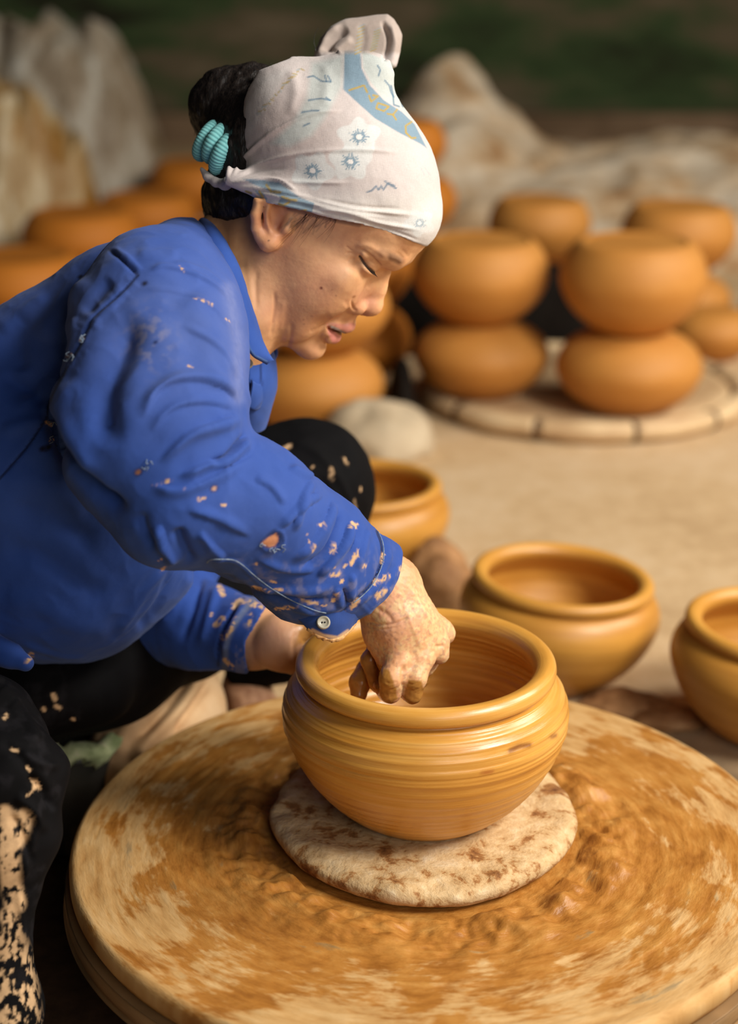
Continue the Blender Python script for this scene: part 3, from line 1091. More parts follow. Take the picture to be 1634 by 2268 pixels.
def face_sdf(X, Y, Z):
    x, y, z = head_local(X, Y, Z)
    y = y - 15
    th_ = np.degrees(np.arctan2(np.abs(x), y)) / 2
    zz = (np.clip(z, -112, 71.9) + 112) / 2
    i_ = np.clip(th_.astype(int), 0, RHO.shape[1] - 2)
    j_ = np.clip(zz.astype(int), 0, RHO.shape[0] - 2)
    a, b = th_ - i_, zz - j_
    rho = (RHO[j_, i_] * (1 - a) + RHO[j_, i_ + 1] * a) * (1 - b) + (RHO[j_ + 1, i_] * (1 - a) + RHO[j_ + 1, i_ + 1] * a) * b
    d = (np.hypot(x, y) - rho) * 0.85
    d = -smin(-d, z + 107 - 0.10 * y, 14)          # chin underside
    d = -smin(-d, -(z - 66), 14)
    return (d / 1000).astype(np.float32)


def axis(*ranges):
    """non-uniform sample positions: (start, stop, step) runs joined"""
    out = []
    for a, b, s_ in ranges:
        out.append(np.arange(a, b, s_))
    return np.concatenate(out)


FS = globals().get('FIELD_STEP', 0.0010)
BX = axis((-0.345, -0.125, 0.004), (-0.125, 0.080, FS), (0.080, 0.11, 0.003))
BY = axis((-0.19, -0.17, 0.003), (-0.17, -0.02, FS), (-0.02, 0.120, 0.003), (0.120, 0.275, FS), (0.275, 0.37, 0.003))
BZ = axis((1.25, 1.365, 0.003), (1.365, 1.49, FS), (1.49, 1.76, 0.003))
B = Field(BX, BY, BZ)


def pxn(u, v, d, rmm):
    return (*px(u, v, d), rmm / 1000)


# skull, face
ell(B, (0, 0, 48), (71.5, 94, 75), 0.0)
p_ = hp(0, 10, -20)
B.apply(face_sdf, p_ - 0.14, p_ + 0.14, 0.010)
# neck, trunk and arms (mostly under the shirt)
B.chain([pxn(592, 500, 1.505, 49), pxn(534, 596, 1.505, 50), pxn(450, 700, 1.50, 60), pxn(330, 800, 1.52, 78)], 0.018)
B.chain([pxn(585, 640, 1.50, 38), pxn(500, 700, 1.50, 48)], 0.02)
B.chain([pxn(400, 740, 1.50, 66), pxn(345, 760, 1.43, 42), pxn(342, 765, 1.38, 36), pxn(360, 980, 1.345, 32), pxn(430, 1120, 1.318, 27), pxn(600, 1190, 1.365, 29),
         pxn(760, 1262, 1.415, 25), pxn(850, 1300, 1.442, 25.5)], 0.01)
B.chain([pxn(400, 800, 1.52, 70), pxn(430, 860, 1.62, 50), pxn(420, 1050, 1.68, 38), pxn(330, 1330, 1.70, 35), pxn(480, 1400, 1.63, 33), pxn(560, 1412, 1.595, 29), pxn(628, 1425, 1.57, 24)], 0.01)
# sternomastoid and the fold of the throat
B.chain([pxn(600, 560, 1.455, 11), pxn(572, 700, 1.47, 14), pxn(540, 800, 1.50, 12)], 0.014)

# --- nose
hchain(B, [(0, 80.5, 17, 6.5), (0, 86.5, 6, 7), (0, 93.0, -7, 8), (0, 98.5, -19, 9.5)], 0.008)
ell(B, (0, 100.0, -23.0), (11.5, 10.8, 10), 0.004)
for s_ in (1, -1):
    hchain(B, [(11 * s_, 80, 6, 6.5), (13 * s_, 82, -8, 8), (15 * s_, 84, -20, 8)], 0.008)   # side of the nose
    ell(B, (15 * s_, 88.5, -27.5), (8.8, 12.0, 8.8), 0.003)
    ell(B, (7.5 * s_, 96.5, -36), (3.8, 6.5, 4.2), 0.002, 'sub')
hchain(B, [(0, 101, -30.5, 4.2), (0, 94.5, -35.5, 4.5)], 0.004)
# --- cheeks, brow and lids
for s_ in (1, -1):
    ell(B, (42 * s_, 68, -8), (17, 13, 13), 0.012)           # cheekbone pad
    ell(B, (34 * s_, 73, -27), (17, 14, 18), 0.014)          # full cheek beside the nose
    ell(B, (50 * s_, 50, -38), (12, 24, 26), 0.016)          # side of the cheek
    ell(B, (40 * s_, 66, -68), (13, 13, 17), 0.014)          # jowl
    hchain(B, [(5 * s_, 92, 30, 6), (20 * s_, 87.5, 32, 7.5), (36 * s_, 76.5, 33, 7), (47 * s_, 66, 29, 5.5)], 0.010)
    hchain(B, [(10 * s_, 91.5, 25, 5), (19 * s_, 89.5, 26.5, 5.5), (29 * s_, 83.5, 27, 4.5)], 0.006)   # drawn-down brow
    ell(B, (31.5 * s_, 74.0, 13.0), (15.0, 10.0, 10.5), 0.004)   # closed upper lid over the eyeball
# --- mouth
for s_ in (1, -1):
    hchain(B, [(0, 98.2, -52.4, 5.4), (8 * s_, 96.4, -52.4, 5.5), (17 * s_, 89.6, -54.2, 4.2), (25.5 * s_, 82.5, -57.2, 2.4)], 0.003)
    hchain(B, [(0, 94.0, -69.5, 6.6), (9 * s_, 91.6, -69.0, 6.3), (18 * s_, 86.3, -64.4, 4.8), (25 * s_, 82.0, -59.2, 2.6)], 0.003)
    hchain(B, [(3.5 * s_, 95.5, -44, 3), (3.0 * s_, 91.5, -37, 3)], 0.004)
for s_ in (1, -1):
    hchain(B, [(0, 101, -61, 2.4), (10 * s_, 96.5, -60.8, 2.6), (18 * s_, 90, -59.2, 2.2), (24 * s_, 85.5, -58.3, 1.0)], 0.0012, 'sub')
    hchain(B, [(0, 93, -60, 2.6), (10 * s_, 89.5, -60, 2.8), (17 * s_, 85, -59.2, 2.2)], 0.0012, 'sub')
# chin pad
ell(B, (0, 84, -91.5), (15, 12.5, 12.5), 0.010)

# --- ears
def ear(s_):
    E = lambda u, v, x, r: (*(HR.T @ (hl(u, v, x) - HT) * 1000 * [s_, 1, 1]), r)
    hchain(B, [E(606, 462, 66, 10), E(598, 505, 66, 9), E(600, 532, 67, 8)], 0.004)
    hchain(B, [E(628, 440, 72, 4), E(598, 432, 76, 4.5), E(573, 446, 78, 4.6), E(566, 475, 78, 4.6), E(568, 505, 76, 4.8), E(578, 526, 74.5, 5.2)], 0.002)
    hchain(B, [E(580, 520, 74, 6.5), E(593, 537, 73.5, 7.6), E(602, 534, 72.5, 7.6), E(607, 522, 72, 6)], 0.003)
    hchain(B, [E(600, 440, 76, 3), E(591, 468, 77.5, 3), E(592, 498, 76, 3.2), E(604, 516, 73.5, 3.8)], 0.002)
    hchain(B, [E(616, 458, 80, 7.2), E(617, 482, 79, 7.8), E(614, 501, 77.5, 6.2)], 0.003, 'sub')
    hchain(B, [E(579, 456, 83, 2.6), E(579, 490, 82, 2.6), E(588, 508, 80, 2.0)], 0.002, 'sub')
    hchain(B, [E(640, 486, 69, 4), E(634, 506, 70.5, 4.8), E(622, 520, 70, 4.0)], 0.003)


ear(1)
ear(-1)

# --- right hand, curled inside the pot
wr = pxn(858, 1306, 1.446, 25)
for mcp in (pxn(972, 1395, 1.470, 11.0), pxn(968, 1424, 1.452, 11.0), pxn(936, 1452, 1.438, 11.5), pxn(884, 1462, 1.432, 11.5)):
    B.chain([wr, pxn((858 + mcp[0] * F / mcp[2] + W / 2) / 2, 1375, 0.5 * (1.446 + mcp[2]) - 0.004, 17), mcp], 0.012)
B.chain([pxn(838, 1330, 1.455, 17), pxn(846, 1400, 1.450, 14.5), pxn(866, 1465, 1.444, 13)], 0.012)   # heel of the palm
B.chain([pxn(966, 1388, 1.466, 10), pxn(986, 1404, 1.470, 9)], 0.005)          # knuckles
B.chain([pxn(958, 1432, 1.450, 10), pxn(973, 1450, 1.452, 8.5)], 0.005)
# fingers: each a chain of its own
B.chain([pxn(930, 1462, 1.436, 11.5), pxn(918, 1502, 1.430, 10.0), pxn(913, 1537, 1.436, 8.4)], 0.004)                # ring, proximal
B.chain([pxn(913, 1537, 1.436, 8.4), pxn(905, 1534, 1.462, 7.5), pxn(893, 1500, 1.472, 7)], 0.002)
B.chain([pxn(884, 1466, 1.430, 11.8), pxn(868, 1502, 1.424, 10.8), pxn(864, 1534, 1.430, 9.2)], 0.004)                # little, proximal
B.chain([pxn(864, 1534, 1.430, 9.2), pxn(855, 1532, 1.456, 8), pxn(850, 1500, 1.468, 7)], 0.002)
B.chain([pxn(968, 1424, 1.455, 10), pxn(930, 1500, 1.478, 9), pxn(880, 1520, 1.488, 8.4), pxn(850, 1490, 1.488, 7.5)], 0.002)   # middle, behind
B.chain([pxn(848, 1420, 1.468, 10), pxn(818, 1462, 1.466, 7.6), pxn(834, 1516, 1.458, 6.8)], 0.003)                  # thumb over the fingers
B.chain([pxn(972, 1398, 1.478, 10), pxn(880, 1440, 1.500, 9), pxn(812, 1482, 1.484, 9), pxn(797, 1512, 1.478, 9.8), pxn(794, 1538, 1.475, 7.5)], 0.002)  # index

# --- left hand, flat along the outside of the wall at the back left
lw = pxn(628, 1425, 1.57, 24)
for q, (mu, mv, md, tu, tv, td) in enumerate(((668, 1408, 1.575, 745, 1432, 1.625), (672, 1432, 1.575, 760, 1458, 1.625), (672, 1456, 1.572, 752, 1484, 1.620), (668, 1478, 1.568, 735, 1508, 1.612))):
    B.chain([lw, pxn(mu, mv, md, 11)], 0.008)
    B.chain([pxn(mu, mv, md, 10), pxn((mu + tu) / 2, (mv + tv) / 2, (md + td) / 2 + 0.006, 8.6), pxn(tu, tv, td, 7)], 0.002)
B.chain([pxn(648, 1400, 1.562, 12), pxn(690, 1388, 1.565, 9.5), pxn(722, 1392, 1.575, 8)], 0.004)

bV, bQ = B.mesh()

bV = smooth_mesh(bV, bQ, 2, 0.5)

# --- fine relief of the face and hand, and the skin's own colours
bN = -vnormals(bV, bQ)
FACE_LINES = [
    ([(792, 563), (800, 575), (809, 587), (819, 597), (831, 603)], 3.2, -1.9),          # the shut eye
    ([(798, 558), (808, 570), (820, 582), (834, 592)], 4.5, 1.1),                        # rim of the upper lid
    ([(790, 552), (806, 556), (824, 570), (838, 584), (846, 588)], 3.2, -1.1),           # lid crease
    ([(784, 545), (812, 543), (840, 558), (856, 572)], 6, 0.8),
    ([(800, 588), (812, 601), (826, 610), (836, 612)], 5, 0.7),                          # under the lid
    ([(836, 610), (826, 625), (812, 640)], 5, -0.9),                                     # tear trough
    ([(790, 566), (776, 560), (764, 562)], 2.5, -0.5), ([(788, 572), (776, 574), (766, 582)], 2.5, -0.5), ([(786, 560), (772, 550), (764, 545)], 2.5, -0.4),
    ([(788, 654), (779, 668), (783, 684), (792, 690)], 3.2, -1.1),           # crease of the nostril wing
    ([(776, 680), (764, 694), (742, 708), (722, 722), (700, 730)], 4.5, -1.8),           # cheek fold to the mouth corner
    ([(768, 672), (750, 688), (724, 702)], 10, 0.9),
    ([(724, 718), (712, 727), (694, 731), (684, 735)], 4.5, -0.45),
    ([(726, 742), (718, 755), (722, 764), (738, 768)], 4.5, -1.0),                       # under the lower lip
    ([(607, 640), (609, 680), (604, 720), (598, 752)], 4.5, -1.0),                       # long fold of the jowl
    ([(645, 712), (643, 745), (636, 775)], 5, -1.0), ([(626, 660), (624, 700), (620, 740)], 8, 0.8),
    ([(568, 590), (566, 640), (568, 690)], 6, -0.7), ([(549, 560), (552, 620), (560, 680)], 7, 0.5),
    ([(876, 558), (886, 566), (894, 574)], 4, -0.4), ([(886, 550), (898, 562), (904, 572)], 4, -0.35),   # frown
    ([(860, 566), (878, 572), (892, 582)], 6, 0.9),
]
HAND_LINES = [
    ([(806, 1374), (840, 1384), (880, 1380), (915, 1362)], 4.0, -1.2), ([(812, 1386), (850, 1394), (890, 1386)], 3.0, -0.7),
    ([(830, 1345), (858, 1362), (870, 1380)], 5, -1.0),
    ([(905, 1300), (935, 1345), (962, 1395)], 5, 0.9), ([(925, 1290), (955, 1335), (980, 1392)], 5, 0.8), ([(890, 1330), (915, 1390), (935, 1440)], 6, 0.8),
    ([(955, 1400), (946, 1430), (930, 1455)], 7, -1.0), ([(985, 1428), (972, 1432), (962, 1430)], 4, -1.2),
    ([(895, 1470), (892, 1500), (893, 1530)], 4.5, -2.2), ([(912, 1480), (900, 1492), (884, 1490)], 4, 0.5),
    ([(828, 1450), (836, 1480), (842, 1510)], 4, -1.0), ([(846, 1508), (866, 1514), (882, 1508)], 2.5, -0.5), ([(846, 1522), (866, 1528), (884, 1520)], 2.5, -0.5),
    ([(900, 1512), (914, 1516), (928, 1510)], 2.5, -0.5), ([(900, 1526), (914, 1530), (928, 1524)], 2.5, -0.5),
    ([(655, 1395), (650, 1430), (652, 1480)], 5, -0.9), ([(668, 1418), (690, 1424)], 4, -0.8),
]
SCARF_CUT = [(572, 156), (640, 130), (720, 60), (1050, 60), (1050, 600), (955, 549), (938, 546), (900, 531), (850, 511), (800, 497), (740, 485), (690, 472), (620, 456), (560, 440), (515, 425), (496, 410),
             (503, 380), (513, 340), (523, 290), (534, 240), (550, 195)]
U_, V_ = proj(bV)
m_ = (V_ < 560) & (U_ > 480)
tuck = np.zeros(len(bV))
tuck[m_] = sstep(-sdf_poly(U_[m_], V_[m_], SCARF_CUT), 1, 18)      # the scalp sits a little below the cloth
bV = bV - bN * (0.0055 * tuck)[:, None]
bV = wrinkle(bV, bN, FACE_LINES + HAND_LINES)
U_, V_ = proj(bV)
hand = (U_ > 760) & (V_ > 1230)
pore = (fbm(bV, 900, 2) - 0.5) * 0.00020 + (fbm(bV, 260, 2, 3.0) - 0.5) * 0.00025
pore = np.where(hand, pore + (fbm(bV * [1, 1, 1], 420, 2, 7.0) - 0.5) * 0.0007, pore)
bV = bV + bN * pore[:, None]
bN = -vnormals(bV, bQ)
facing = bN[:, 2] < 0.25


def paint(col, U, Vv, ok, shape, c, w=3.0, a=1.0, closed=False):
    """blend colour c along a pixel stroke (w px) or inside a closed outline with soft edge w"""
    P = np.array(shape, float)
    lo, hi = P.min(0) - 4 * w, P.max(0) + 4 * w
    ii = np.nonzero(ok & (U > lo[0]) & (U < hi[0]) & (Vv > lo[1]) & (Vv < hi[1]))[0]
    if not len(ii):
        return
    if closed:
        d = sdf_poly(U[ii], Vv[ii], P)
        k_ = np.clip(0.5 - d / w, 0, 1)
    else:
        d, _, _ = seg_dist(U[ii], Vv[ii], P) if len(P) > 1 else (np.hypot(U[ii] - P[0, 0], Vv[ii] - P[0, 1]), 0, 0)
        k_ = np.clip(1.5 - d / w, 0, 1)
    k_ = (a * k_)[:, None]
    col[ii] = col[ii] * (1 - k_) + np.array(c) * k_


SKIN = np.array([0.64, 0.325, 0.150])
bc = np.tile(SKIN, (len(bV), 1))
n1 = fbm(bV, 45, 3)[:, None]
n2 = fbm(bV, 160, 3, 5.0)[:, None]
bc *= 1 + 0.34 * (n1 - 0.5) * [0.6, 1.2, 1.3] + 0.34 * (n2 - 0.5) * [0.7, 1.2, 1.2]
for (cu, cv_, r_, c, a) in ((690, 640, 75, (0.50, 0.22, 0.125), 0.55), (600, 690, 60, (0.46, 0.215, 0.12), 0.5), (740, 560, 60, (0.66, 0.39, 0.23), 0.5), (815, 668, 26, (0.62, 0.29, 0.19), 0.6),
                            (598, 500, 38, (0.62, 0.25, 0.14), 0.55), (850, 540, 45, (0.50, 0.29, 0.17), 0.4), (545, 620, 50, (0.66, 0.37, 0.21), 0.4), (690, 780, 30, (0.60, 0.31, 0.18), 0.4),
                            (880, 1350, 70, (0.60, 0.30, 0.20), 0.5), (600, 1430, 70, (0.60, 0.33, 0.215), 0.7)):
    k_ = (a * np.exp(-((U_ - cu) ** 2 + (V_ - cv_) ** 2) / r_ ** 2))[:, None] * facing[:, None]
    bc = bc * (1 - k_) + np.array(c) * k_
LIP = (0.50, 0.170, 0.135)
for s_pts in ([(724, 716), (742, 716), (762, 718), (782, 714), (791, 722), (786, 730), (770, 738), (752, 730), (738, 722)],):
    paint(bc, U_, V_, facing, s_pts, (0.44, 0.155, 0.115), 5, 0.85, True)
paint(bc, U_, V_, facing, [(724, 718), (736, 730), (750, 742), (764, 744), (760, 758), (748, 765), (736, 760), (726, 740)], (0.62, 0.215, 0.185), 5, 0.9, True)
paint(bc, U_, V_, facing, [(728, 719), (742, 724), (756, 732), (768, 739), (764, 744), (750, 740), (736, 729)], (0.09, 0.035, 0.025), 4, 0.9, True)
paint(bc, U_, V_, facing, [(734, 724), (748, 730), (760, 738)], (0.40, 0.34, 0.28), 2.6, 0.8)        # teeth behind the lips
paint(bc, U_, V_, facing, [(608, 650), (609, 680), (605, 712)], (0.30, 0.12, 0.065), 3.0, 0.45)  # shade of the neck fold painted in as a darker line
paint(bc, U_, V_, facing, [(711, 638)], (0.16, 0.03, 0.02), 3.2, 0.95)                               # mole
for mo in ((742, 722), (690, 700), (672, 708), (735, 642), (673, 718), (744, 655)):
    paint(bc, U_, V_, facing, [mo], (0.32, 0.13, 0.07), 2.0, 0.6)
paint(bc, U_, V_, facing, [(595, 533)], (0.10, 0.05, 0.03), 2.0, 0.9)                                # pierced ear lobe
paint(bc, U_, V_, facing, [(846, 560), (860, 566), (874, 572), (886, 577)], (0.20, 0.105, 0.065), 9, 0.38)   # thin brow
paint(bc, U_, V_, facing, [(868, 569), (878, 573), (884, 576)], (0.10, 0.055, 0.035), 8, 0.5)
paint(bc, U_, V_, facing, [(640, 462), (690, 475), (740, 487), (795, 498)], (0.12, 0.06, 0.04), 5, 0.6)
paint(bc, U_, V_, facing, [(797, 568), (805, 581), (814, 592), (827, 602)], (0.045, 0.022, 0.016), 3.0, 0.95)   # lash line
paint(bc, U_, V_, facing, [(610, 462), (618, 480), (616, 500)], (0.36, 0.11, 0.06), 8, 0.5)
# hair roots at temple and nape
for q in range(26):
    r_ = random.Random(q)
    x0, y0 = r_.uniform(630, 730), r_.uniform(470, 492)
    paint(bc, U_, V_, facing, [(x0, y0), (x0 - r_.uniform(5, 25), y0 + r_.uniform(10, 30))], (0.20, 0.11, 0.07), 2.0, 0.35)
paint(bc, U_, V_, facing, [(470, 470), (520, 450), (565, 450), (548, 470), (520, 500), (505, 560), (495, 520)], (0.14, 0.07, 0.045), 22, 0.7, True)
# dry slip on the back of the hand, wet slip on the fingers
rh = sstep(V_, 1255, 1330) * sstep(U_, 795, 830) * (U_ > 770) * (V_ < 1700)
flake = sstep(fbm(bV, 330, 4, 2.0), 0.40, 0.56) * sstep(fbm(bV, 70, 2, 8.0) + 0.25 * sstep(U_ - 0.2 * (V_ - 1300), 830, 930), 0.42, 0.62)
k_ = (0.85 * rh * flake)[:, None]
bc = bc * (1 - k_) + np.array([0.68, 0.44, 0.21]) * k_
veins = sstep(fbm(bV, 380, 2, 12.0), 0.60, 0.70)[:, None] * 0.45 * rh[:, None]
bc = bc * (1 - veins) + np.array([0.36, 0.19, 0.135]) * veins
wet = np.zeros(len(bV))
inside = (U_ > 765) & (V_ > 1435)
wob = 7 * (fbm(bV, 250, 2, 4.0) - 0.5)
lens = np.minimum.reduce([sdf_poly(U_, V_, q) for q in ([(836, 1468), (858, 1484), (874, 1514), (880, 1546), (866, 1562), (840, 1556), (828, 1520)], [(904, 1506), (932, 1508), (942, 1531), (926, 1562), (896, 1560), (896, 1530)])]) + wob
wet = np.where(inside & (bN[:, 2] < 0.6), np.clip(0.5 - lens / 4, 0, 1), 0)
left_f = np.minimum(seg_dist(U_, V_, [(814, 1470), (796, 1540)])[0] - 34, seg_dist(U_, V_, [(812, 1458), (838, 1518)])[0] - 19)
wet = np.maximum(wet, np.where(inside & (bV[:, 2] > 1.452) & (U_ < 846), np.clip(0.5 - (left_f + wob) / 5, 0, 1), 0))
wet = np.where(inside & (bV[:, 2] > 1.466) & (V_ > 1440), 1.0, wet)
# the left hand is muddy from the wrist on
lh = sstep(U_, 640, 668) * (V_ > 1380) * (V_ < 1520) * (U_ < 780) * (bV[:, 2] > 1.5) * sstep(fbm(bV, 130, 3, 9.0) + (U_ - 640) / 160, 0.45, 0.62)
wet = np.maximum(wet, 0.9 * lh)
mud = np.array([0.40, 0.185, 0.04]) * (0.65 + 0.7 * fbm(bV, 200, 3, 6.0))[:, None]
bc = bc * (1 - wet[:, None]) + mud * wet[:, None]

M_skin, nt, b = new_mat('skin', 0.48, 0.4)
k = NB(nt)
vc = k.n('ShaderNodeVertexColor', layer_name='Col')
k.L(vc.outputs[0], b.inputs['Base Color'])
wv = k.n('ShaderNodeVertexColor', layer_name='Wet')
k.L(k.ramp(k.n('ShaderNodeSeparateColor', i_0=wv.outputs[0]).outputs[0], [(0, (0.50, 0.50, 0.50)), (1, (0.24, 0.24, 0.24))]), b.inputs['Roughness'])
b.inputs['Subsurface Weight'].default_value = 0.10
b.inputs['Subsurface Radius'].default_value = (0.010, 0.004, 0.002)
b.inputs['Subsurface Scale'].default_value = 1.0
co = k.n('ShaderNodeTexCoord').outputs['Object']
k.bump(b, k.noise(co, 900, 3), 0.10, 0.0008)
person = mesh_obj('person', c2w(bV), bQ, M_skin)
vcol(person, bc)
vcol(person, np.repeat(wet[:, None], 3, 1), 'Wet')
tag(person, 'person in blue work shirt and patterned headscarf bending over the wheel, shaping the pot', 'person')

# ------------------------------------------------------------------ hair, hair tie
M_hair, nt, b = new_mat('black hair', 0.42, 0.35)
k = NB(nt)
co = k.n('ShaderNodeTexCoord').outputs['Object']
k.L(k.ramp(k.noise(k.mapped(co, (60, 60, 20)), 8, 4), [(0.35, (0.004, 0.003, 0.003)), (0.7, (0.018, 0.012, 0.009))]), b.inputs['Base Color'])
k.bump(b, k.noise(k.mapped(co, (90, 30, 20)), 10, 4), 0.4, 0.003)
Hf = Field(np.arange(-0.185, -0.03, 0.002), np.arange(0.22, 0.415, 0.002), np.arange(1.40, 1.585, 0.002))
Hf.chain([pxn(600, 330, 1.485, 60), pxn(520, 245, 1.505, 36), pxn(488, 238, 1.505, 23), pxn(478, 290, 1.505, 15)], 0.014)
Hf.chain([pxn(560, 215, 1.50, 30), pxn(500, 212, 1.50, 20), pxn(468, 236, 1.50, 16)], 0.012)
Hf.chain([pxn(590, 400, 1.485, 54), pxn(540, 425, 1.49, 36), pxn(505, 455, 1.495, 20), pxn(488, 480, 1.50, 11)], 0.010)
Hf.chain([pxn(560, 440, 1.470, 28), pxn(525, 466, 1.478, 20), pxn(500, 492, 1.488, 9)], 0.010)
hV, hQ = Hf.mesh()
hN = -vnormals(hV, hQ)
hV = hV + hN * ((fbm(hV * [1, 0.35, 1], 260, 3) - 0.5) * 0.004)[:, None]
hair = mesh_obj('hair', c2w(hV), hQ, M_hair, person)
hair['label'] = 'black hair tied back below the headscarf'
rng = random.Random(11)
parts = []
_fi = np.nonzero((bN[:, 2] < 0) & (bV[:, 2] < 1.50))[0]
_fu, _fv = proj(bV[_fi])
_fd = bV[_fi, 2]


def skin_depth(u, v):
    m_ = np.hypot(_fu - u, _fv - v) < 5
    return _fd[m_].min() if m_.any() else 1.45



def strand(pts, r=0.00022, d=None, n=14):
    P = spline([px(*p) for p in pts], n)
    parts.append(tube(c2w(P), np.linspace(r, r * 0.4, n), 4, False))


for q in range(26):       # wisps from under the scarf at the temple, lying on the cheek
    x0 = rng.uniform(672, 745)
    y0 = 464 + (x0 - 620) * 0.17
    L_ = rng.uniform(0.35, 1.0) if q % 3 else rng.uniform(0.9, 1.5)
    dx, dy = -48 * L_ + rng.uniform(-16, 18), 58 * L_ + rng.uniform(-12, 8)
    if x0 > 712:
        dx, dy = dx * 0.5, dy * 0.6
    pp = [(x0 + dx * t_ + 7 * math.sin(3 * t_), y0 + dy * t_ ** 1.25) for t_ in (0, 0.35, 0.7, 1)]
    strand([(u_, v_, skin_depth(u_, v_) - 0.0003) for u_, v_ in pp], 0.00010)
for q in range(60):       # wisps at the nape
    x0, y0 = rng.uniform(478, 545), rng.uniform(440, 480)
    strand([(x0, y0, 1.487), (x0 - rng.uniform(5, 25), y0 + rng.uniform(15, 40), 1.482), (x0 - rng.uniform(0, 50), y0 + rng.uniform(30, 75), 1.487)], 0.00018)
for pts in ([(470, 235, 1.49), (455, 205, 1.49), (447, 172, 1.49)], [(466, 235, 1.49), (452, 210, 1.49), (444, 180, 1.49)], [(560, 165, 1.5), (600, 140, 1.5), (570, 150, 1.5)], [(470, 250, 1.5), (436, 265, 1.5), (430, 300, 1.5)],
            [(575, 165, 1.49), (545, 158, 1.49), (520, 162, 1.49)], [(700, 115, 1.5), (695, 85, 1.5), (705, 60, 1.5)]):
    strand(pts, 0.00028)
v, f = join_geo(parts)
o = mesh_obj('loose_strands', v, f, M_hair, hair)
o['kind'] = 'stuff'
# lashes and brow hairs
parts = []
for q in range(34):
    t = q / 33
    p0 = spline([(795, 566), (805, 582), (816, 594), (829, 602)], 34)[q]
    dd = 1.4225 + 0.017 * t
    strand([(p0[0], p0[1], dd - 0.0005), (p0[0] + 2, p0[1] + 5, dd - 0.0035), (p0[0] + 5 + 2 * t, p0[1] + 9 + 3 * t, dd - 0.005)], 0.00022, n=6)
v, f = join_geo(parts)
mesh_obj('eyelashes', v, f, M_hair, person)

M_tie, nt, b = new_mat('teal yarn', 0.8, 0.2)
k = NB(nt)
vc = k.n('ShaderNodeVertexColor', layer_name='Col')
k.L(vc.outputs[0], b.inputs['Base Color'])
tie_parts, ribs = [], []
for (cu, cv_, cd, R_, r_) in ((461, 312, 1.472, 0.0130, 0.0066), (483, 318, 1.463, 0.0140, 0.0069), (500, 341, 1.456, 0.0142, 0.0072)):
    nT = 260
    t = np.linspace(0, 2 * math.pi, nT)
    e1, e2 = np.array([0.56, 0.80, 0.21]), np.array([0.0, -0.25, 0.97])
    e1, e2 = e1 / np.linalg.norm(e1), e2 / np.linalg.norm(e2)
    path = px(cu, cv_, cd) + R_ * (1 + 0.05 * np.sin(2 * t + cu))[:, None] * (np.cos(t)[:, None] * e1 + np.sin(t)[:, None] * e2)
    rb = np.abs(np.sin(t * 19 + cu))
    v, f = tube(path, r_ * (0.96 + 0.06 * rb), 14, False)
    tie_parts.append((c2w(v), [q[::-1] for q in f]))
    ribs.append(rb.repeat(14))
v, f = join_geo(tie_parts)
o = mesh_obj('hair_tie', v, f, M_tie, hair)
rb = np.concatenate(ribs)[:, None]
vcol(o, np.array([0.10, 0.36, 0.37]) * (1 - rb) + np.array([0.28, 0.66, 0.65]) * rb)
o['label'] = 'teal ribbed yarn hair tie'

# ------------------------------------------------------------------ headscarf
Sf = Field(axis((-0.16, 0.085, 0.0012)), axis((0.215, 0.475, 0.0012)), axis((1.36, 1.46, 0.0012), (1.46, 1.60, 0.003)))


def hull(Fd, g_):
    ell(Fd, (0, 0, 48), (78 + g_, 98 + g_, 77 + g_), 0.0)
    ell(Fd, (0, 78, 58), (44 + g_, 22 + g_, 27 + g_), 0.012)
    ell(Fd, (0, -37, 112), (20 + g_, 26 + g_, 27 + g_), 0.030)
    ell(Fd, (0, -76, 66), (34 + g_, 28 + g_, 24 + g_), 0.030)
    hchain(Fd, [(0, -30, 137, 5 + g_), (0, -94, 57, 5 + g_)], 0.026)
    hchain(Fd, [(68, -60, -2, 8 + g_), (72, -10, 20, 8 + g_), (62, 40, 42, 10 + g_)], 0.02)


hull(Sf, 0.0)
inner = Field(*Sf.ax)
hull(inner, -2.6)
Sf.S = np.maximum(Sf.S, -inner.S)
for iz, zz_ in enumerate(Sf.ax[2]):
    uu = W / 2 + F * Sf.ax[0][:, None] / zz_ + 0 * Sf.ax[1][None]
    vv = H / 2 - F * Sf.ax[1][None] / zz_ + 0 * Sf.ax[0][:, None]
    d_ = sdf_poly(uu, vv, SCARF_CUT) * zz_ / F
    Sf.S[:, :, iz] = -smin(-Sf.S[:, :, iz], -d_.astype(np.float32), 0.0012)
# knot at the back and its two short tails
Sf.chain([pxn(506, 404, 1.440, 5.2), pxn(498, 410, 1.445, 5.0)], 0.003)
Sf.chain([pxn(500, 409, 1.444, 4.2), pxn(478, 404, 1.450, 3.4), pxn(460, 392, 1.455, 3.2), pxn(446, 374, 1.458, 1.6)], 0.003)
# the gathered end standing up on top
BUN = [(694, 140), (698, 112), (710, 84), (733, 58), (765, 42), (800, 37), (832, 33), (858, 30), (873, 42), (884, 60), (891, 78), (887, 110), (878, 148), (860, 158), (700, 158)]


def bun_sdf(X, Y, Z):
    d1 = sdf_poly(W / 2 + F * X / Z + 0 * Y, H / 2 - F * Y / Z + 0 * X, BUN) * 1.52 / F
    d2 = np.abs(Z - 1.522) - 0.017 + 0 * X
    return (-smin(-d1, -d2, 0.016)).astype(np.float32)


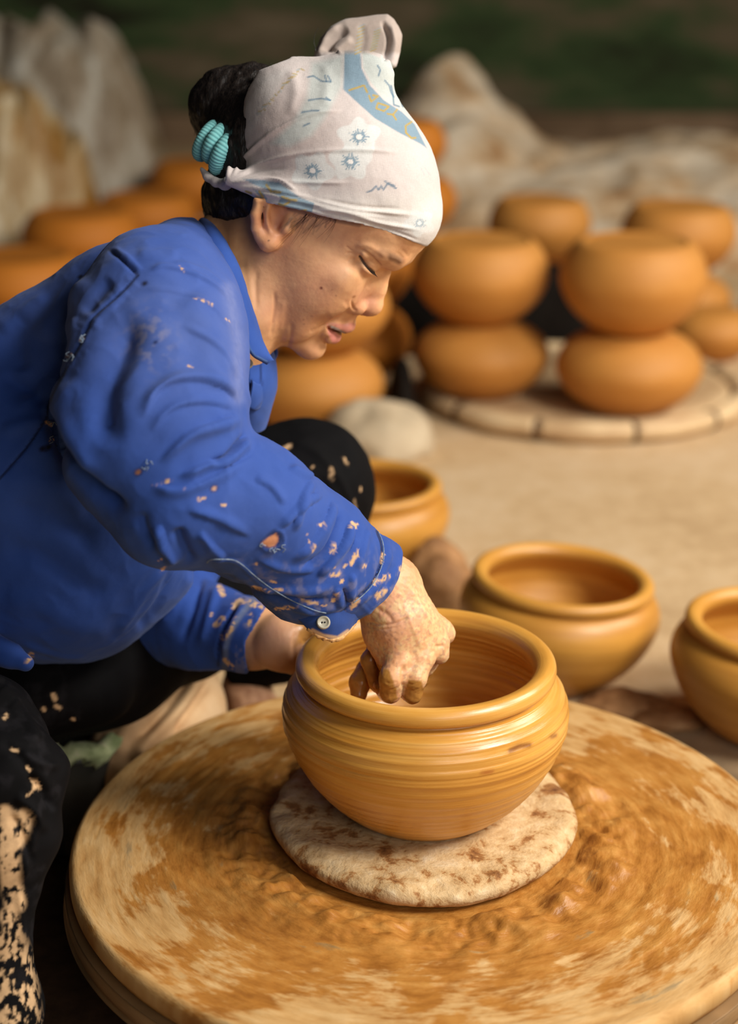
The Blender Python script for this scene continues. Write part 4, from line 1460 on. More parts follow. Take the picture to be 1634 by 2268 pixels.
lo_, hi_ = px(680, 170, 1.49), px(905, 20, 1.56)
Sf.apply(bun_sdf, np.minimum(lo_, hi_), np.maximum(lo_, hi_), 0.003, pad=0.003)
sV, sQ = Sf.mesh()
sV = smooth_mesh(sV, sQ, 2, 0.5)
sN = -vnormals(sV, sQ)
SL = [([(503, 402), (545, 345), (610, 290), (690, 254), (770, 244)], 5, 1.4, 1), ([(503, 405), (580, 362), (680, 338), (800, 332), (900, 340)], 5, 1.1, 1), ([(505, 404), (590, 400), (690, 404), (790, 404)], 4, 0.9, 1),
      ([(508, 402), (560, 380), (640, 372)], 4, -0.8), ([(506, 396), (530, 350), (560, 320)], 4, -0.8), ([(510, 408), (570, 396), (620, 400), (665, 430)], 3.5, 1.2),
      ([(512, 412), (600, 420), (700, 442), (780, 462), (860, 470), (930, 478)], 4.5, 1.2, 1), ([(520, 418), (620, 436), (720, 458), (800, 474), (870, 486)], 5, 1.1, -1),
      ([(640, 430), (740, 448), (820, 460), (900, 462)], 4, -0.8), ([(690, 462), (760, 470), (840, 492), (940, 512)], 4.5, 1.3, 1), ([(700, 470), (790, 489), (870, 512), (940, 538)], 3.5, -0.8),
      ([(500, 400), (512, 340), (530, 280)], 5, 0.9), ([(560, 440), (640, 456), (720, 474), (800, 490)], 3, 0.7),
      ([(640, 150), (655, 200), (640, 260)], 12, 0.8), ([(720, 135), (725, 190), (715, 240)], 14, 0.7), ([(846, 44), (856, 68), (860, 95), (850, 140)], 4, -5.0), ([(862, 52), (870, 80), (872, 105), (862, 145)], 5, 2.2), ([(724, 116), (730, 100), (746, 80), (772, 62)], 9, -5.5), ([(706, 124), (712, 108), (728, 76), (760, 52)], 5, 1.6), ([(744, 116), (754, 104), (782, 84)], 8, 1.8),
      ([(800, 50), (805, 90), (795, 125)], 8, -0.8), ([(768, 60), (745, 85), (735, 120)], 5, 0.9), ([(870, 150), (885, 190), (892, 230)], 5, 0.8)]
sV = wrinkle(sV, sN, [(ln[0], ln[1], ln[2] * 1.6, *ln[3:]) for ln in SL])
sV = sV + sN * ((fbm(sV * [1, 1, 0.6], 60, 3) - 0.5) * 0.0016 + (fbm(sV, 700, 2) - 0.5) * 0.00018)[:, None]
U_, V_ = proj(sV)
sN = -vnormals(sV, sQ)
ok = sN[:, 2] < 0.3
sc = np.tile([0.66, 0.585, 0.555], (len(sV), 1)) * (0.96 + 0.08 * fbm(sV, 50, 2))[:, None]
WHITE, BLUE, GOLD, DBLUE, PALE = (0.72, 0.725, 0.70), (0.20, 0.305, 0.385), (0.46, 0.32, 0.07), (0.09, 0.18, 0.27), (0.54, 0.595, 0.565)
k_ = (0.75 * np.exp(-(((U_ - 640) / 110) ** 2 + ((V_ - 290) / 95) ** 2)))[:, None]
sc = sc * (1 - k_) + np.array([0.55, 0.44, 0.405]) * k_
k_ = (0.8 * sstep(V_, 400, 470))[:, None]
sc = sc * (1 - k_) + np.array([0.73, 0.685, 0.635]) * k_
paint(sc, U_, V_, ok, [(690, 140), (760, 122), (758, 190), (720, 260), (690, 300), (640, 325), (600, 318), (650, 270), (680, 215)], PALE, 14, 0.75, True)
paint(sc, U_, V_, ok, [(535, 250), (560, 175), (640, 150), (600, 220), (560, 290), (528, 330)], (0.66, 0.63, 0.60), 14, 0.5, True)
for (fu, fv, fr) in ((795, 303, 1.0), (776, 358, 1.0), (692, 378, 1.0), (929, 494, 0.72)):
    a_ = np.arctan2(V_ - fv, U_ - fu)
    q_ = np.hypot(U_ - fu, (V_ - fv) * 1.15) / fr
    pet = 46 + 7 * np.sin(5 * a_ + fu)
    kk = np.where(ok, np.clip((pet - q_) / 4, 0, 1), 0)[:, None] * 0.85
    sc = sc * (1 - kk) + np.array(WHITE) * kk
    sp = 12.5 + 13 * (np.abs(((a_ * 9 / math.pi) % 1.0) - 0.5) * 2) ** 1.3 * (0.85 + 0.25 * np.sin(a_ * 7 + fv))
    kk = np.where(ok & (q_ > 7), np.clip((sp - q_) / 3, 0, 1), 0)[:, None] * (0.9 if fr == 1 else 0.6)
    sc = sc * (1 - kk) + np.array(BLUE) * kk
    kk = np.where(ok, np.clip((7 - q_) / 2, 0, 1), 0)[:, None]
    sc = sc * (1 - kk) + np.array((0.85, 0.80, 0.76)) * kk
paint(sc, U_, V_, ok, [(763, 112), (798, 112), (800, 150), (818, 188), (850, 222), (890, 248), (918, 275), (945, 328), (930, 318), (880, 292), (830, 262), (790, 226), (760, 198)], BLUE, 3, 0.95, True)
paint(sc, U_, V_, ok, [(802, 112), (870, 140), (885, 200), (905, 262), (888, 242), (850, 216), (822, 184), (804, 150)], PALE, 4, 0.85, True)
for st in ([(773, 200), (806, 189), (813, 204)], [(817, 212), (822, 225), (837, 213), (826, 211)], [(837, 228), (833, 240), (850, 246), (861, 236), (837, 228)], [(858, 252), (870, 254), (879, 243)], [(870, 254), (877, 265)],
           [(911, 270), (898, 279), (899, 294), (911, 306), (920, 305)]):
    paint(sc, U_, V_, ok, st, GOLD, 2.0, 0.95)
for st in ([(836, 145), (842, 155), (838, 168)], [(852, 178), (862, 190), (866, 205), (872, 215)], [(866, 190), (870, 210), (872, 232), (884, 236)], [(878, 205), (886, 220), (892, 236)], [(681, 171), (694, 168), (712, 180), (732, 181)],
           [(719, 167), (723, 180)], [(726, 168), (733, 181)], [(683, 222), (712, 218), (731, 222)], [(722, 216), (731, 222)], [(668, 249), (690, 245), (706, 245)], [(672, 279), (685, 273)],
           [(813, 425), (822, 423), (833, 412), (838, 421), (844, 412), (849, 420), (858, 407), (877, 417)], [(852, 402), (874, 412)]):
    paint(sc, U_, V_, ok, st, DBLUE, 1.9, 0.75)
for st in ([(932, 372), (940, 388)], [(940, 370), (952, 388)]):
    paint(sc, U_, V_, ok, st, (0.42, 0.45, 0.48), 1.4, 0.5)
rr2 = random.Random(4)
for q in range(26):
    t_ = q / 25
    x0, y0 = 572 + 92 * t_, 252 - 100 * t_ ** 0.9
    paint(sc, U_, V_, ok, [(x0 + rr2.uniform(-5, 5), y0), (x0 + rr2.uniform(3, 9), y0 + rr2.uniform(-4, 4))], GOLD if q % 3 else (0.35, 0.42, 0.44), 1.8, 0.6)
paint(sc, U_, V_, ok, [(538, 396), (575, 398), (618, 404), (640, 420), (662, 436), (696, 450), (690, 474), (650, 464), (612, 455), (622, 438), (590, 420), (560, 408)], BLUE, 3, 0.9, True)
paint(sc, U_, V_, ok, [(560, 420), (580, 424), (592, 440), (586, 448), (576, 436)], BLUE, 3, 0.8, True)
for st in ([(590, 410), (600, 424), (620, 426)], [(625, 436), (640, 442), (656, 444)], [(618, 452), (626, 456), (640, 448)], [(545, 424), (556, 428)], [(574, 424), (582, 436)], [(668, 468), (676, 466)]):
    paint(sc, U_, V_, ok, st, GOLD, 2.6, 0.9)
kk = (0.75 * (1 - sstep(V_, 112, 124)))[:, None]  # dimmer light on the upright end painted into its colour
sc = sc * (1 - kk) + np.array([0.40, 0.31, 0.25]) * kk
for q in range(16):
    t_ = q / 15
    for (xa, ya, xb, yb) in ((800, 58, 792, 118), (836, 66, 826, 112)):
        x0, y0 = xa + (xb - xa) * t_, ya + (yb - ya) * t_
        paint(sc, U_, V_, ok, [(x0 - 6, y0 + 2), (x0 + 7, y0 - 4)], GOLD if q % 2 else (0.33, 0.40, 0.43), 1.6, 0.7)
M_scarf, nt, b = new_mat('printed cotton', 0.85, 0.15)
k = NB(nt)
vc = k.n('ShaderNodeVertexColor', layer_name='Col')
co = k.n('ShaderNodeTexCoord').outputs['Object']
wv_ = k.math('ADD', k.noise(k.mapped(co, (300, 300, 2500)), 1.0, 3), k.noise(k.mapped(co, (2500, 300, 300)), 1.0, 3))
k.L(k.mix(0.35, vc.outputs[0], k.ramp(k.math('MULTIPLY', wv_, 0.5), [(0.35, (0.62, 0.60, 0.60)), (0.65, (1, 1, 1))]), 'MULTIPLY'), b.inputs['Base Color'])
k.bump(b, wv_, 0.25, 0.0008)
b.inputs['Sheen Weight'].default_value = 0.1
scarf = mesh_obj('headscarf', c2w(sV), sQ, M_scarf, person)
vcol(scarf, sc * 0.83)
scarf['label'] = 'white cotton headscarf printed with flowers, a blue band and gold letters'

# ------------------------------------------------------------------ blue work shirt
Tf = Field(axis((-0.58, -0.335, 0.006), (-0.335, 0.045, 0.0017)), axis((-0.152, 0.275, 0.0017)), axis((1.235, 1.54, 0.0017), (1.54, 1.80, 0.004)))
# trunk
Tf.chain([pxn(-170, 1090, 1.57, 122), pxn(95, 1020, 1.55, 121), pxn(265, 825, 1.53, 94), pxn(400, 668, 1.51, 60)], 0.03, zs=1.25)
Tf.chain([pxn(-100, 1250, 1.55, 88), pxn(150, 1235, 1.55, 92), pxn(225, 1180, 1.55, 90)], 0.03, zs=1.2)
Tf.chain([pxn(415, 640, 1.50, 52), pxn(420, 575, 1.50, 32), pxn(455, 560, 1.505, 28)], 0.02, zs=1.3)
Tf.chain([pxn(430, 760, 1.53, 56), pxn(470, 828, 1.575, 52), pxn(452, 905, 1.60, 50), pxn(430, 960, 1.63, 46)], 0.02)
Tf.chain([pxn(545, 830, 1.53, 15), pxn(555, 880, 1.535, 15)], 0.03)
Tf.chain([pxn(-40, 1425, 1.45, 15), pxn(20, 1450, 1.445, 7.5), pxn(58, 1468, 1.44, 5.5)], 0.010)   # turned-up corner of the hem
# far sleeve
Tf.chain([pxn(430, 900, 1.64, 56), pxn(390, 1180, 1.70, 60), pxn(330, 1345, 1.68, 54), pxn(470, 1395, 1.62, 41), pxn(560, 1410, 1.585, 35), pxn(640, 1425, 1.565, 33)], 0.015)
# near sleeve
Tf.chain([pxn(395, 600, 1.42, 38), pxn(365, 650, 1.39, 52), pxn(352, 720, 1.365, 65), pxn(345, 840, 1.34, 68), pxn(345, 970, 1.32, 70), pxn(412, 1110, 1.305, 44)], 0.025)
Tf.chain([pxn(405, 1112, 1.303, 43), pxn(545, 1125, 1.335, 51), pxn(690, 1236, 1.385, 51), pxn(780, 1280, 1.418, 38), pxn(835, 1300, 1.438, 33.5), pxn(900, 1335, 1.46, 31)], 0.02)
Tf.chain([pxn(60, 850, 1.50, 70), pxn(262, 652, 1.46, 36), pxn(400, 580, 1.46, 28)], 0.03)
Tf.chain([pxn(636, 1088, 1.37, 24), pxn(676, 1092, 1.385, 15)], 0.012)
Tf.chain([pxn(725, 1150, 1.395, 18), pxn(752, 1156, 1.405, 15)], 0.012)
Tf.chain([pxn(230, 960, 1.355, 34), pxn(350, 1150, 1.315, 30)], 0.03)
tx, ty, tz = np.meshgrid(*Tf.ax, indexing='ij', sparse=True)


def half_plane(Fd, p0, p1, d0, sgn, box):
    """keep one side of the plane through a pixel line (extruded along the view at depth d0), inside a box of depths/pixels"""
    a_, b_ = np.array(p0, float), np.array(p1, float)
    nrm = np.array([-(b_ - a_)[1], (b_ - a_)[0]]) / np.linalg.norm(b_ - a_) * sgn
    lo, hi = px(box[0], box[3], box[4]), px(box[2], box[1], box[5])
    lo2, hi2 = np.minimum(lo, hi), np.maximum(lo, hi)

    def fn(X, Y, Z):
        uu = W / 2 + F * X / Z
        vv = H / 2 - F * Y / Z
        return (((uu - a_[0]) * nrm[0] + (vv - a_[1]) * nrm[1]) * d0 / F).astype(np.float32)
    Fd.apply(fn, lo2, hi2, 0.0015, 'int', pad=0.0)


CUFF = [(600, 1000), (800, 1120), (870, 1190), (890, 1226), (888, 1256), (882, 1284), (868, 1310), (849, 1333), (825, 1352), (797, 1368), (740, 1400), (600, 1500)]
lo_, hi_ = px(690, 1460, 1.53), px(1010, 1120, 1.36)
Tf.apply(lambda X, Y, Z: (sdf_poly(W / 2 + F * X / Z + 0 * Y, H / 2 - F * Y / Z + 0 * X, CUFF) * 1.44 / F).astype(np.float32), np.minimum(lo_, hi_), np.maximum(lo_, hi_), 0.0015, 'int', pad=0.0)
half_plane(Tf, (594, 1342), (503, 1492), 1.585, -1, (540, 1270, 760, 1560, 1.50, 1.68))
# hollow cuffs and neck opening
Tf.chain([pxn(790, 1283, 1.42, 24), pxn(835, 1300, 1.438, 30.2), pxn(930, 1345, 1.47, 31)], 0.0, 'sub')
Tf.chain([pxn(500, 1400, 1.605, 26), pxn(560, 1410, 1.585, 32), pxn(660, 1428, 1.56, 32)], 0.0, 'sub')
Tf.chain([pxn(610, 480, 1.50, 56), pxn(540, 580, 1.505, 57), pxn(470, 660, 1.50, 58)], 0.004, 'sub')
tV, tQ = Tf.mesh()
tV = smooth_mesh(tV, tQ, 4, 0.5)
tN = -vnormals(tV, tQ)
near = tV[:, 2] < 1.50
SH = [
    # near sleeve: big soft forms
    ([(308, 690), (257, 788), (226, 891), (240, 1000)], 34, -11), ([(158, 830), (136, 910), (168, 990), (220, 1060)], 20, 5),
    ([(108, 900), (130, 985), (200, 1080), (290, 1140)], 17, -12), ([(420, 640), (470, 740), (490, 860)], 40, 4),
    ([(330, 600), (380, 593), (463, 624), (522, 680)], 7, 2.0, 1), ([(370, 580), (450, 596), (510, 646)], 6, 1.5, 1), ([(400, 722), (450, 752), (488, 788), (526, 845)], 8, 1.6, 1), ([(300, 640), (400, 650), (470, 690), (520, 750)], 8, 1.2, 1),
    ([(312, 930), (350, 866), (411, 840), (488, 853), (528, 893)], 15, 4.5, 1), ([(330, 960), (380, 905), (450, 890), (524, 905)], 12, 2.4, 1),
    ([(350, 1025), (411, 968), (463, 946), (542, 922)], 16, 4.6, -1), ([(391, 1058), (452, 1031), (512, 1009), (554, 965)], 14, 5.0, -1),
    ([(541, 957), (516, 990), (494, 1013), (460, 1026)], 6, -6.0), ([(330, 1075), (400, 1085), (470, 1060), (570, 1010)], 14, 3.2, -1),
    ([(640, 1030), (668, 1050), (690, 1061)], 8, 3.0), ([(690, 1061), (664, 1112), (648, 1180)], 9, 3.2, 1), ([(617, 1172), (663, 1122), (712, 1095)], 8, 3.0, 1), ([(560, 1060), (600, 1080), (630, 1120)], 12, 2.0, 1),
    ([(748, 1128), (736, 1172), (710, 1222), (660, 1262)], 7, -4.0), ([(774, 1155), (762, 1200), (734, 1243), (700, 1275)], 11, 4.0, 1), ([(735, 1110), (722, 1150), (690, 1200), (640, 1240)], 11, 3.0, 1),
    ([(812, 1168), (800, 1215), (785, 1262)], 9, 2.0, 1), ([(790, 1150), (772, 1215), (745, 1275)], 8, -2.0),
    ([(757, 1296), (766, 1320), (772, 1346)], 5, -4.0), ([(778, 1268), (776, 1305), (768, 1335)], 7, 2.2, 1), ([(742, 1300), (750, 1322), (752, 1345)], 6, 2.0, -1),
    ([(391, 1165), (405, 1210), (430, 1250)], 12, -6), ([(352, 1160), (365, 1205), (395, 1248)], 13, 5.0, -1), ([(310, 1130), (322, 1175), (350, 1215)], 12, -4), ([(440, 1175), (470, 1210), (500, 1235)], 13, 3.6, -1), ([(410, 1130), (480, 1150), (560, 1190)], 14, 2.6, 1),
    ([(514, 1290), (591, 1318), (668, 1328), (735, 1322)], 7, -3.2), ([(510, 1272), (590, 1300), (668, 1310), (740, 1300)], 9, 2.4, 1), ([(640, 1346), (700, 1352), (750, 1340)], 6, 1.6), ([(560, 1240), (640, 1262), (700, 1262)], 9, 2.0, 1),
    # cuff seam and raised cuff
    ([(834, 1176), (844, 1205), (844, 1236), (836, 1264), (822, 1292), (800, 1314), (770, 1342), (750, 1362)], 3.6, -2.6), ([(846, 1182), (856, 1212), (855, 1240), (846, 1270), (830, 1300), (808, 1322), (780, 1350)], 5, 1.6),
    ([(885, 1236), (866, 1284), (830, 1338), (792, 1374)], 5, 0.8),
    # elbow patch edge, tear
    ([(455, 1247), (478, 1240), (520, 1242), (560, 1274), (600, 1305), (650, 1334), (700, 1356), (728, 1362)], 3.0, 1.5, 1),
    ([(580, 1202), (602, 1186), (616, 1190), (610, 1208), (592, 1210)], 5, -0.7), ([(606, 1172), (626, 1182), (628, 1208), (612, 1220)], 3, 0.9), ([(578, 1208), (588, 1220), (606, 1224)], 3, 0.8),
    # yoke and armhole seams
    ([(240, 552), (272, 578), (306, 610)], 3.5, -2.2), ([(252, 548), (284, 572), (316, 602)], 5, 1.0),
    ([(306, 610), (262, 655), (215, 700), (178, 768), (140, 830), (110, 890), (104, 925)], 3.6, -2.4), ([(300, 622), (250, 678), (205, 728), (168, 792), (130, 860)], 8, 1.0),
    ([(104, 925), (60, 990), (0, 1060)], 3.5, -1.4),
    # back
    ([(200, 612), (150, 660), (112, 712), (92, 760)], 22, 4.0), ([(250, 618), (215, 655), (190, 700)], 12, -2.6), ([(60, 690), (40, 760), (50, 830)], 24, -3.5), ([(150, 720), (130, 790), (70, 850), (0, 880)], 22, -4.0),
    ([(170, 700), (165, 750), (150, 790)], 10, 2.2), ([(0, 830), (60, 860), (104, 900)], 16, -3.5), ([(0, 740), (50, 700), (110, 650)], 16, 2.0), ([(300, 560), (350, 565), (400, 560)], 12, 1.2),
    ([(0, 960), (60, 940), (100, 930)], 16, 2.5),
    # belly
    ([(0, 1225), (80, 1228), (170, 1290), (250, 1330)], 24, -3.5), ([(0, 1320), (90, 1340), (180, 1390), (260, 1390)], 26, 3.0), ([(20, 1120), (120, 1150), (220, 1220)], 26, -3.0), ([(0, 1060), (110, 1080), (200, 1150)], 22, 2.2),
    ([(370, 1250), (330, 1300), (290, 1360), (250, 1410)], 9, 2.0), ([(40, 1420), (120, 1450), (200, 1462)], 7, 1.6),
    # far sleeve
    ([(420, 1260), (400, 1330), (350, 1400)], 12, 3.0), ([(450, 1270), (430, 1340), (400, 1430)], 9, -3.0), ([(480, 1290), (465, 1360), (440, 1440)], 10, 2.6), ([(380, 1260), (345, 1340), (300, 1400)], 10, -2.4),
    ([(530, 1330), (505, 1370), (484, 1420), (482, 1470)], 4, -2.6), ([(545, 1336), (518, 1376), (498, 1424), (496, 1476)], 6, 1.8),
    # chest beyond the arm
    ([(530, 800), (540, 850), (560, 900), (585, 935)], 4, 0.9), ([(596, 820), (578, 850), (560, 880)], 4, -1.4), ([(560, 800), (572, 860), (570, 930)], 8, 1.5),
]
ARM_SEAM = spline([(306, 610), (262, 655), (215, 700), (178, 768), (140, 830), (110, 890)], 34)
CUFF_SEAM = spline([(834, 1176), (844, 1205), (844, 1236), (836, 1264), (822, 1292), (800, 1314), (770, 1342)], 20)
rp_ = random.Random(8)
for C_, L_, sg in ((ARM_SEAM, 34, -1), (ARM_SEAM, 26, 1), (CUFF_SEAM, 42, 1), (spline([(520, 1242), (560, 1274), (600, 1305), (650, 1334), (700, 1356)], 18), 26, 1)):
    for i_ in range(1, len(C_) - 1):
        if rp_.random() < 0.4:
            continue
        tg = C_[i_ + 1] - C_[i_ - 1]
        nn_ = np.array([tg[1], -tg[0]]) / np.linalg.norm(tg) * sg
        l_ = L_ * rp_.uniform(0.5, 1.2)
        SH.append(([tuple(C_[i_]), tuple(C_[i_] + nn_ * l_ * 0.5 + tg * 0.1), tuple(C_[i_] + nn_ * l_)], 5.0, rp_.uniform(0.15, 0.55)))
SH = [(ln[0], ln[1], ln[2] * (1.25 if ln[1] < 20 else 1.1), *ln[3:]) for ln in SH]
tV = wrinkle(tV, tN, SH)
tN = -vnormals(tV, tQ)
Ua, Va = proj(tV)
zone = lambda u, v, r: np.exp(-(((Ua - u) ** 2 + (Va - v) ** 2) / r ** 2))
zn = 0.25 + 0.9 * zone(760, 1230, 110) + 0.9 * zone(420, 1170, 140) + 0.6 * zone(560, 1000, 110) + 0.6 * zone(190, 880, 150) + 0.7 * zone(420, 1370, 130) + 0.4 * zone(600, 1300, 110)
rot = np.stack([tV[:, 0] * 0.8 - tV[:, 1] * 0.6, (tV[:, 0] * 0.6 + tV[:, 1] * 0.8) * 0.45, tV[:, 2]], -1)
rg = 1 - np.abs(fbm(rot, 38, 2, 21.0) - 0.5) * 4
tV = tV + tN * (0.0016 * zn * np.clip(rg, -0.5, 1) * near)[:, None]
tN = -vnormals(tV, tQ)
crumple = (fbm(tV, 16, 2) - 0.5) * 0.006 + (np.abs(fbm(tV * [1, 1, 1], 42, 2, 40.0) - 0.5) * 2 - 0.3) * -0.0018
tV = tV + tN * (crumple + (fbm(tV, 420, 2) - 0.5) * 0.00025)[:, None]
tN = -vnormals(tV, tQ)
U_, V_ = proj(tV)
ok = tN[:, 2] < 0.25
BLU = np.array([0.022, 0.062, 0.27])
tc = np.tile(BLU, (len(tV), 1)) * (0.90 + 0.25 * fbm(tV, 30, 3))[:, None]
# sun-faded shoulder and upper sleeve, darker hem
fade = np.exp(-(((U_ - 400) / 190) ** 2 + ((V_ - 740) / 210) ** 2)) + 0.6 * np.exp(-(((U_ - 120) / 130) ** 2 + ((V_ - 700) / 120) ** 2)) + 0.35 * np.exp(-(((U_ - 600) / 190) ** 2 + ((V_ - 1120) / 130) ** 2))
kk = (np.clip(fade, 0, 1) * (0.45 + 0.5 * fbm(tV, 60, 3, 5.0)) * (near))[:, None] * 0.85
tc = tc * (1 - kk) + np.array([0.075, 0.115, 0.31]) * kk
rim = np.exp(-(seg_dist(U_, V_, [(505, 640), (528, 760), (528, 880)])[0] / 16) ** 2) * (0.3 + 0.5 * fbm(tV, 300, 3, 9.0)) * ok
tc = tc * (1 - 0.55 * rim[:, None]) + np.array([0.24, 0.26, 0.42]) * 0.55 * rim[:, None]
CLAY = (0.58, 0.36, 0.18)
dust = np.exp(-(((U_ - 330) / 45) ** 2 + ((V_ - 750) / 60) ** 2)) * sstep(fbm(tV, 220, 3, 2.0), 0.45, 0.7)
dust += 0.7 * sstep(V_, 1180, 1330) * (U_ > 520) * (U_ < 900) * sstep(fbm(tV, 150, 4, 6.0), 0.52, 0.66)
kk = (0.5 * np.clip(dust, 0, 1) * ok)[:, None]
tc = tc * (1 - kk) + np.array([0.27, 0.24, 0.27]) * kk
# seams and stitching
for st in ([(240, 552), (272, 578), (306, 610)], [(306, 610), (262, 655), (215, 700), (178, 768), (140, 830), (110, 890), (104, 925)], [(104, 925), (60, 990), (0, 1060)], [(834, 1176), (844, 1205), (844, 1236), (836, 1264), (822, 1292), (800, 1314), (770, 1342), (750, 1362)]):
    paint(tc, U_, V_, ok, spline(st, 24), (0.005, 0.010, 0.045), 2.6, 0.85)
paint(tc, U_, V_, ok, [(455, 1247), (520, 1242), (560, 1274), (650, 1334), (728, 1362), (690, 1400), (600, 1350), (500, 1285)], (0.026, 0.055, 0.17), 8, 0.6, True)
paint(tc, U_, V_, ok, spline([(540, 1326), (508, 1370), (487, 1420), (483, 1474)], 20), (0.005, 0.010, 0.045), 3, 0.8)
paint(tc, U_, V_, ok, spline([(560, 1330), (524, 1376), (502, 1424), (498, 1478)], 20), (0.16, 0.18, 0.19), 7, 0.5)
# tears where skin shows, small holes
paint(tc, U_, V_, ok, [(572, 1204), (590, 1184), (606, 1172), (624, 1178), (622, 1206), (608, 1216), (592, 1214)], (0.015, 0.03, 0.11), 5, 0.8, True)
paint(tc, U_, V_, ok, [(577, 1204), (594, 1190), (612, 1180), (617, 1196), (608, 1210), (594, 1212)], (0.50, 0.21, 0.10), 3, 1.0, True)
for hu, hv, hr, c in ((306, 1046, 6, (0.36, 0.16, 0.07)), (474, 1082, 6, (0.42, 0.25, 0.17)), (320, 628, 4.5, (0.004, 0.004, 0.01)), (178, 613, 4.0, (0.004, 0.004, 0.01)), (102, 993, 6, (0.004, 0.004, 0.01)), (108, 990, 5, (0.004, 0.004, 0.01)), (94, 994, 5, (0.004, 0.004, 0.01)), (344, 758, 3, (0.01, 0.02, 0.08))):
    paint(tc, U_, V_, ok, [(hu - 2, hv + 1), (hu + 2, hv - 1)], (0.012, 0.022, 0.09), hr * 1.2, 0.9)
    paint(tc, U_, V_, ok, [(hu - 1, hv + 1), (hu + 1, hv - 1)], c, hr * 0.7, 1.0)
# clay spatters
SP = [([(340, 1074), (356, 1070), (378, 1064)], 4), ([(405, 1080), (418, 1076)], 3.5), ([(432, 1108), (452, 1102)], 4.5), ([(735, 1222), (740, 1212), (738, 1200)], 5), ([(742, 1262), (736, 1272), (748, 1270)], 7), ([(786, 1232), (794, 1222)], 6),
      ([(778, 1248), (784, 1238)], 5), ([(806, 1256), (808, 1252)], 5), ([(760, 1256), (766, 1250)], 3), ([(680, 1186), (684, 1206)], 3), ([(690, 1222), (699, 1208)], 4), ([(566, 1248), (566, 1250)], 3), ([(756, 1288), (762, 1284)], 4),
      ([(835, 1290), (848, 1282), (860, 1276)], 6), ([(838, 1320), (846, 1314), (852, 1308)], 7), ([(833, 1315), (838, 1326)], 6), ([(885, 1256), (887, 1262)], 4), ([(848, 1226), (844, 1244)], 4), ([(826, 1296), (832, 1284)], 4),
      ([(780, 1346), (792, 1330)], 6), ([(762, 1372), (772, 1362)], 5), ([(738, 1330), (742, 1318)], 5), ([(612, 1350), (640, 1346), (656, 1342)], 5), ([(560, 1300), (590, 1308), (622, 1306)], 4), ([(704, 1164), (716, 1160), (720, 1166)], 3),
      ([(776, 1166), (792, 1162)], 4), ([(780, 1158), (788, 1168)], 4), ([(490, 1120), (500, 1118)], 3), ([(600, 1286), (610, 1290)], 3), ([(660, 1326), (690, 1336), (720, 1340)], 4),
      ([(486, 1300), (494, 1316)], 7), ([(478, 1384), (492, 1370)], 7), ([(518, 1342), (530, 1332), (552, 1334), (576, 1344)], 8), ([(494, 1412), (500, 1404)], 8), ([(556, 1362), (552, 1382)], 5), ([(498, 1462), (506, 1470), (514, 1478)], 6), ([(466, 1366), (470, 1360)], 4),
      ([(510, 1400), (522, 1370)], 5), ([(355, 1264), (366, 1256)], 3), ([(352, 1242), (358, 1238)], 2.5), ([(60, 1462), (70, 1450)], 7), ([(400, 590), (408, 600)], 3), ([(432, 660), (470, 674)], 3), ([(416, 810), (428, 813)], 2.5), ([(500, 706), (508, 712)], 2),
      ([(180, 752), (186, 750)], 3), ([(148, 790), (158, 786)], 3.5), ([(104, 936), (114, 940), (118, 934)], 4), ([(112, 976), (118, 974)], 3)]
for st, w_ in SP:
    ii = ok.copy()
    tmp = np.zeros((len(tV), 3))
    paint(tmp, U_, V_, ii, st, (1, 1, 1), w_ * 0.75, 1.0)
    msk = tmp[:, 0]
    nz = np.nonzero(msk)[0]
    kk = np.clip(msk[nz] * 1.7 * sstep(fbm(tV[nz], 330, 3, w_), 0.40, 0.56), 0, 1)[:, None]
    tc[nz] = tc[nz] * (1 - kk) + np.array(CLAY) * (0.8 + 0.4 * vnoise(tV[nz], 500))[:, None] * kk

M_shirt, nt, b = new_mat('worn blue cotton', 0.82, 0.18)
k = NB(nt)
vc = k.n('ShaderNodeVertexColor', layer_name='Col')
co = k.n('ShaderNodeTexCoord').outputs['Object']
tw = k.n('ShaderNodeTexWave', wave_type='BANDS', bands_direction='DIAGONAL', i_Vector=co)
tw.inputs['Scale'].default_value = 900
tw.inputs['Distortion'].default_value = 1.0
wv_ = k.math('ADD', k.math('MULTIPLY', tw.outputs['Fac'], 0.6), k.noise(co, 1100, 3))
k.L(k.mix(0.30, vc.outputs[0], k.ramp(k.math('MULTIPLY', wv_, 0.6), [(0.3, (0.62, 0.62, 0.62)), (0.7, (1.15, 1.15, 1.15))]), 'MULTIPLY'), b.inputs['Base Color'])
k.bump(b, wv_, 0.22, 0.0008)
b.inputs['Sheen Weight'].default_value = 0.12
b.inputs['Sheen Tint'].default_value = (0.6, 0.7, 1.0, 1)
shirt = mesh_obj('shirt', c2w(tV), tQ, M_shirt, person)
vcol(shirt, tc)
shirt['label'] = 'worn blue work shirt spattered with clay, a tear in the forearm'


_si = np.nonzero((tN[:, 2] < 0.1) & near)[0]
_su, _sv = proj(tV[_si])
_sd = tV[_si, 2]


def cloth_depth(u, v):
    m_ = np.hypot(_su - u, _sv - v) < 7
    return _sd[m_].min() if m_.any() else 1.40


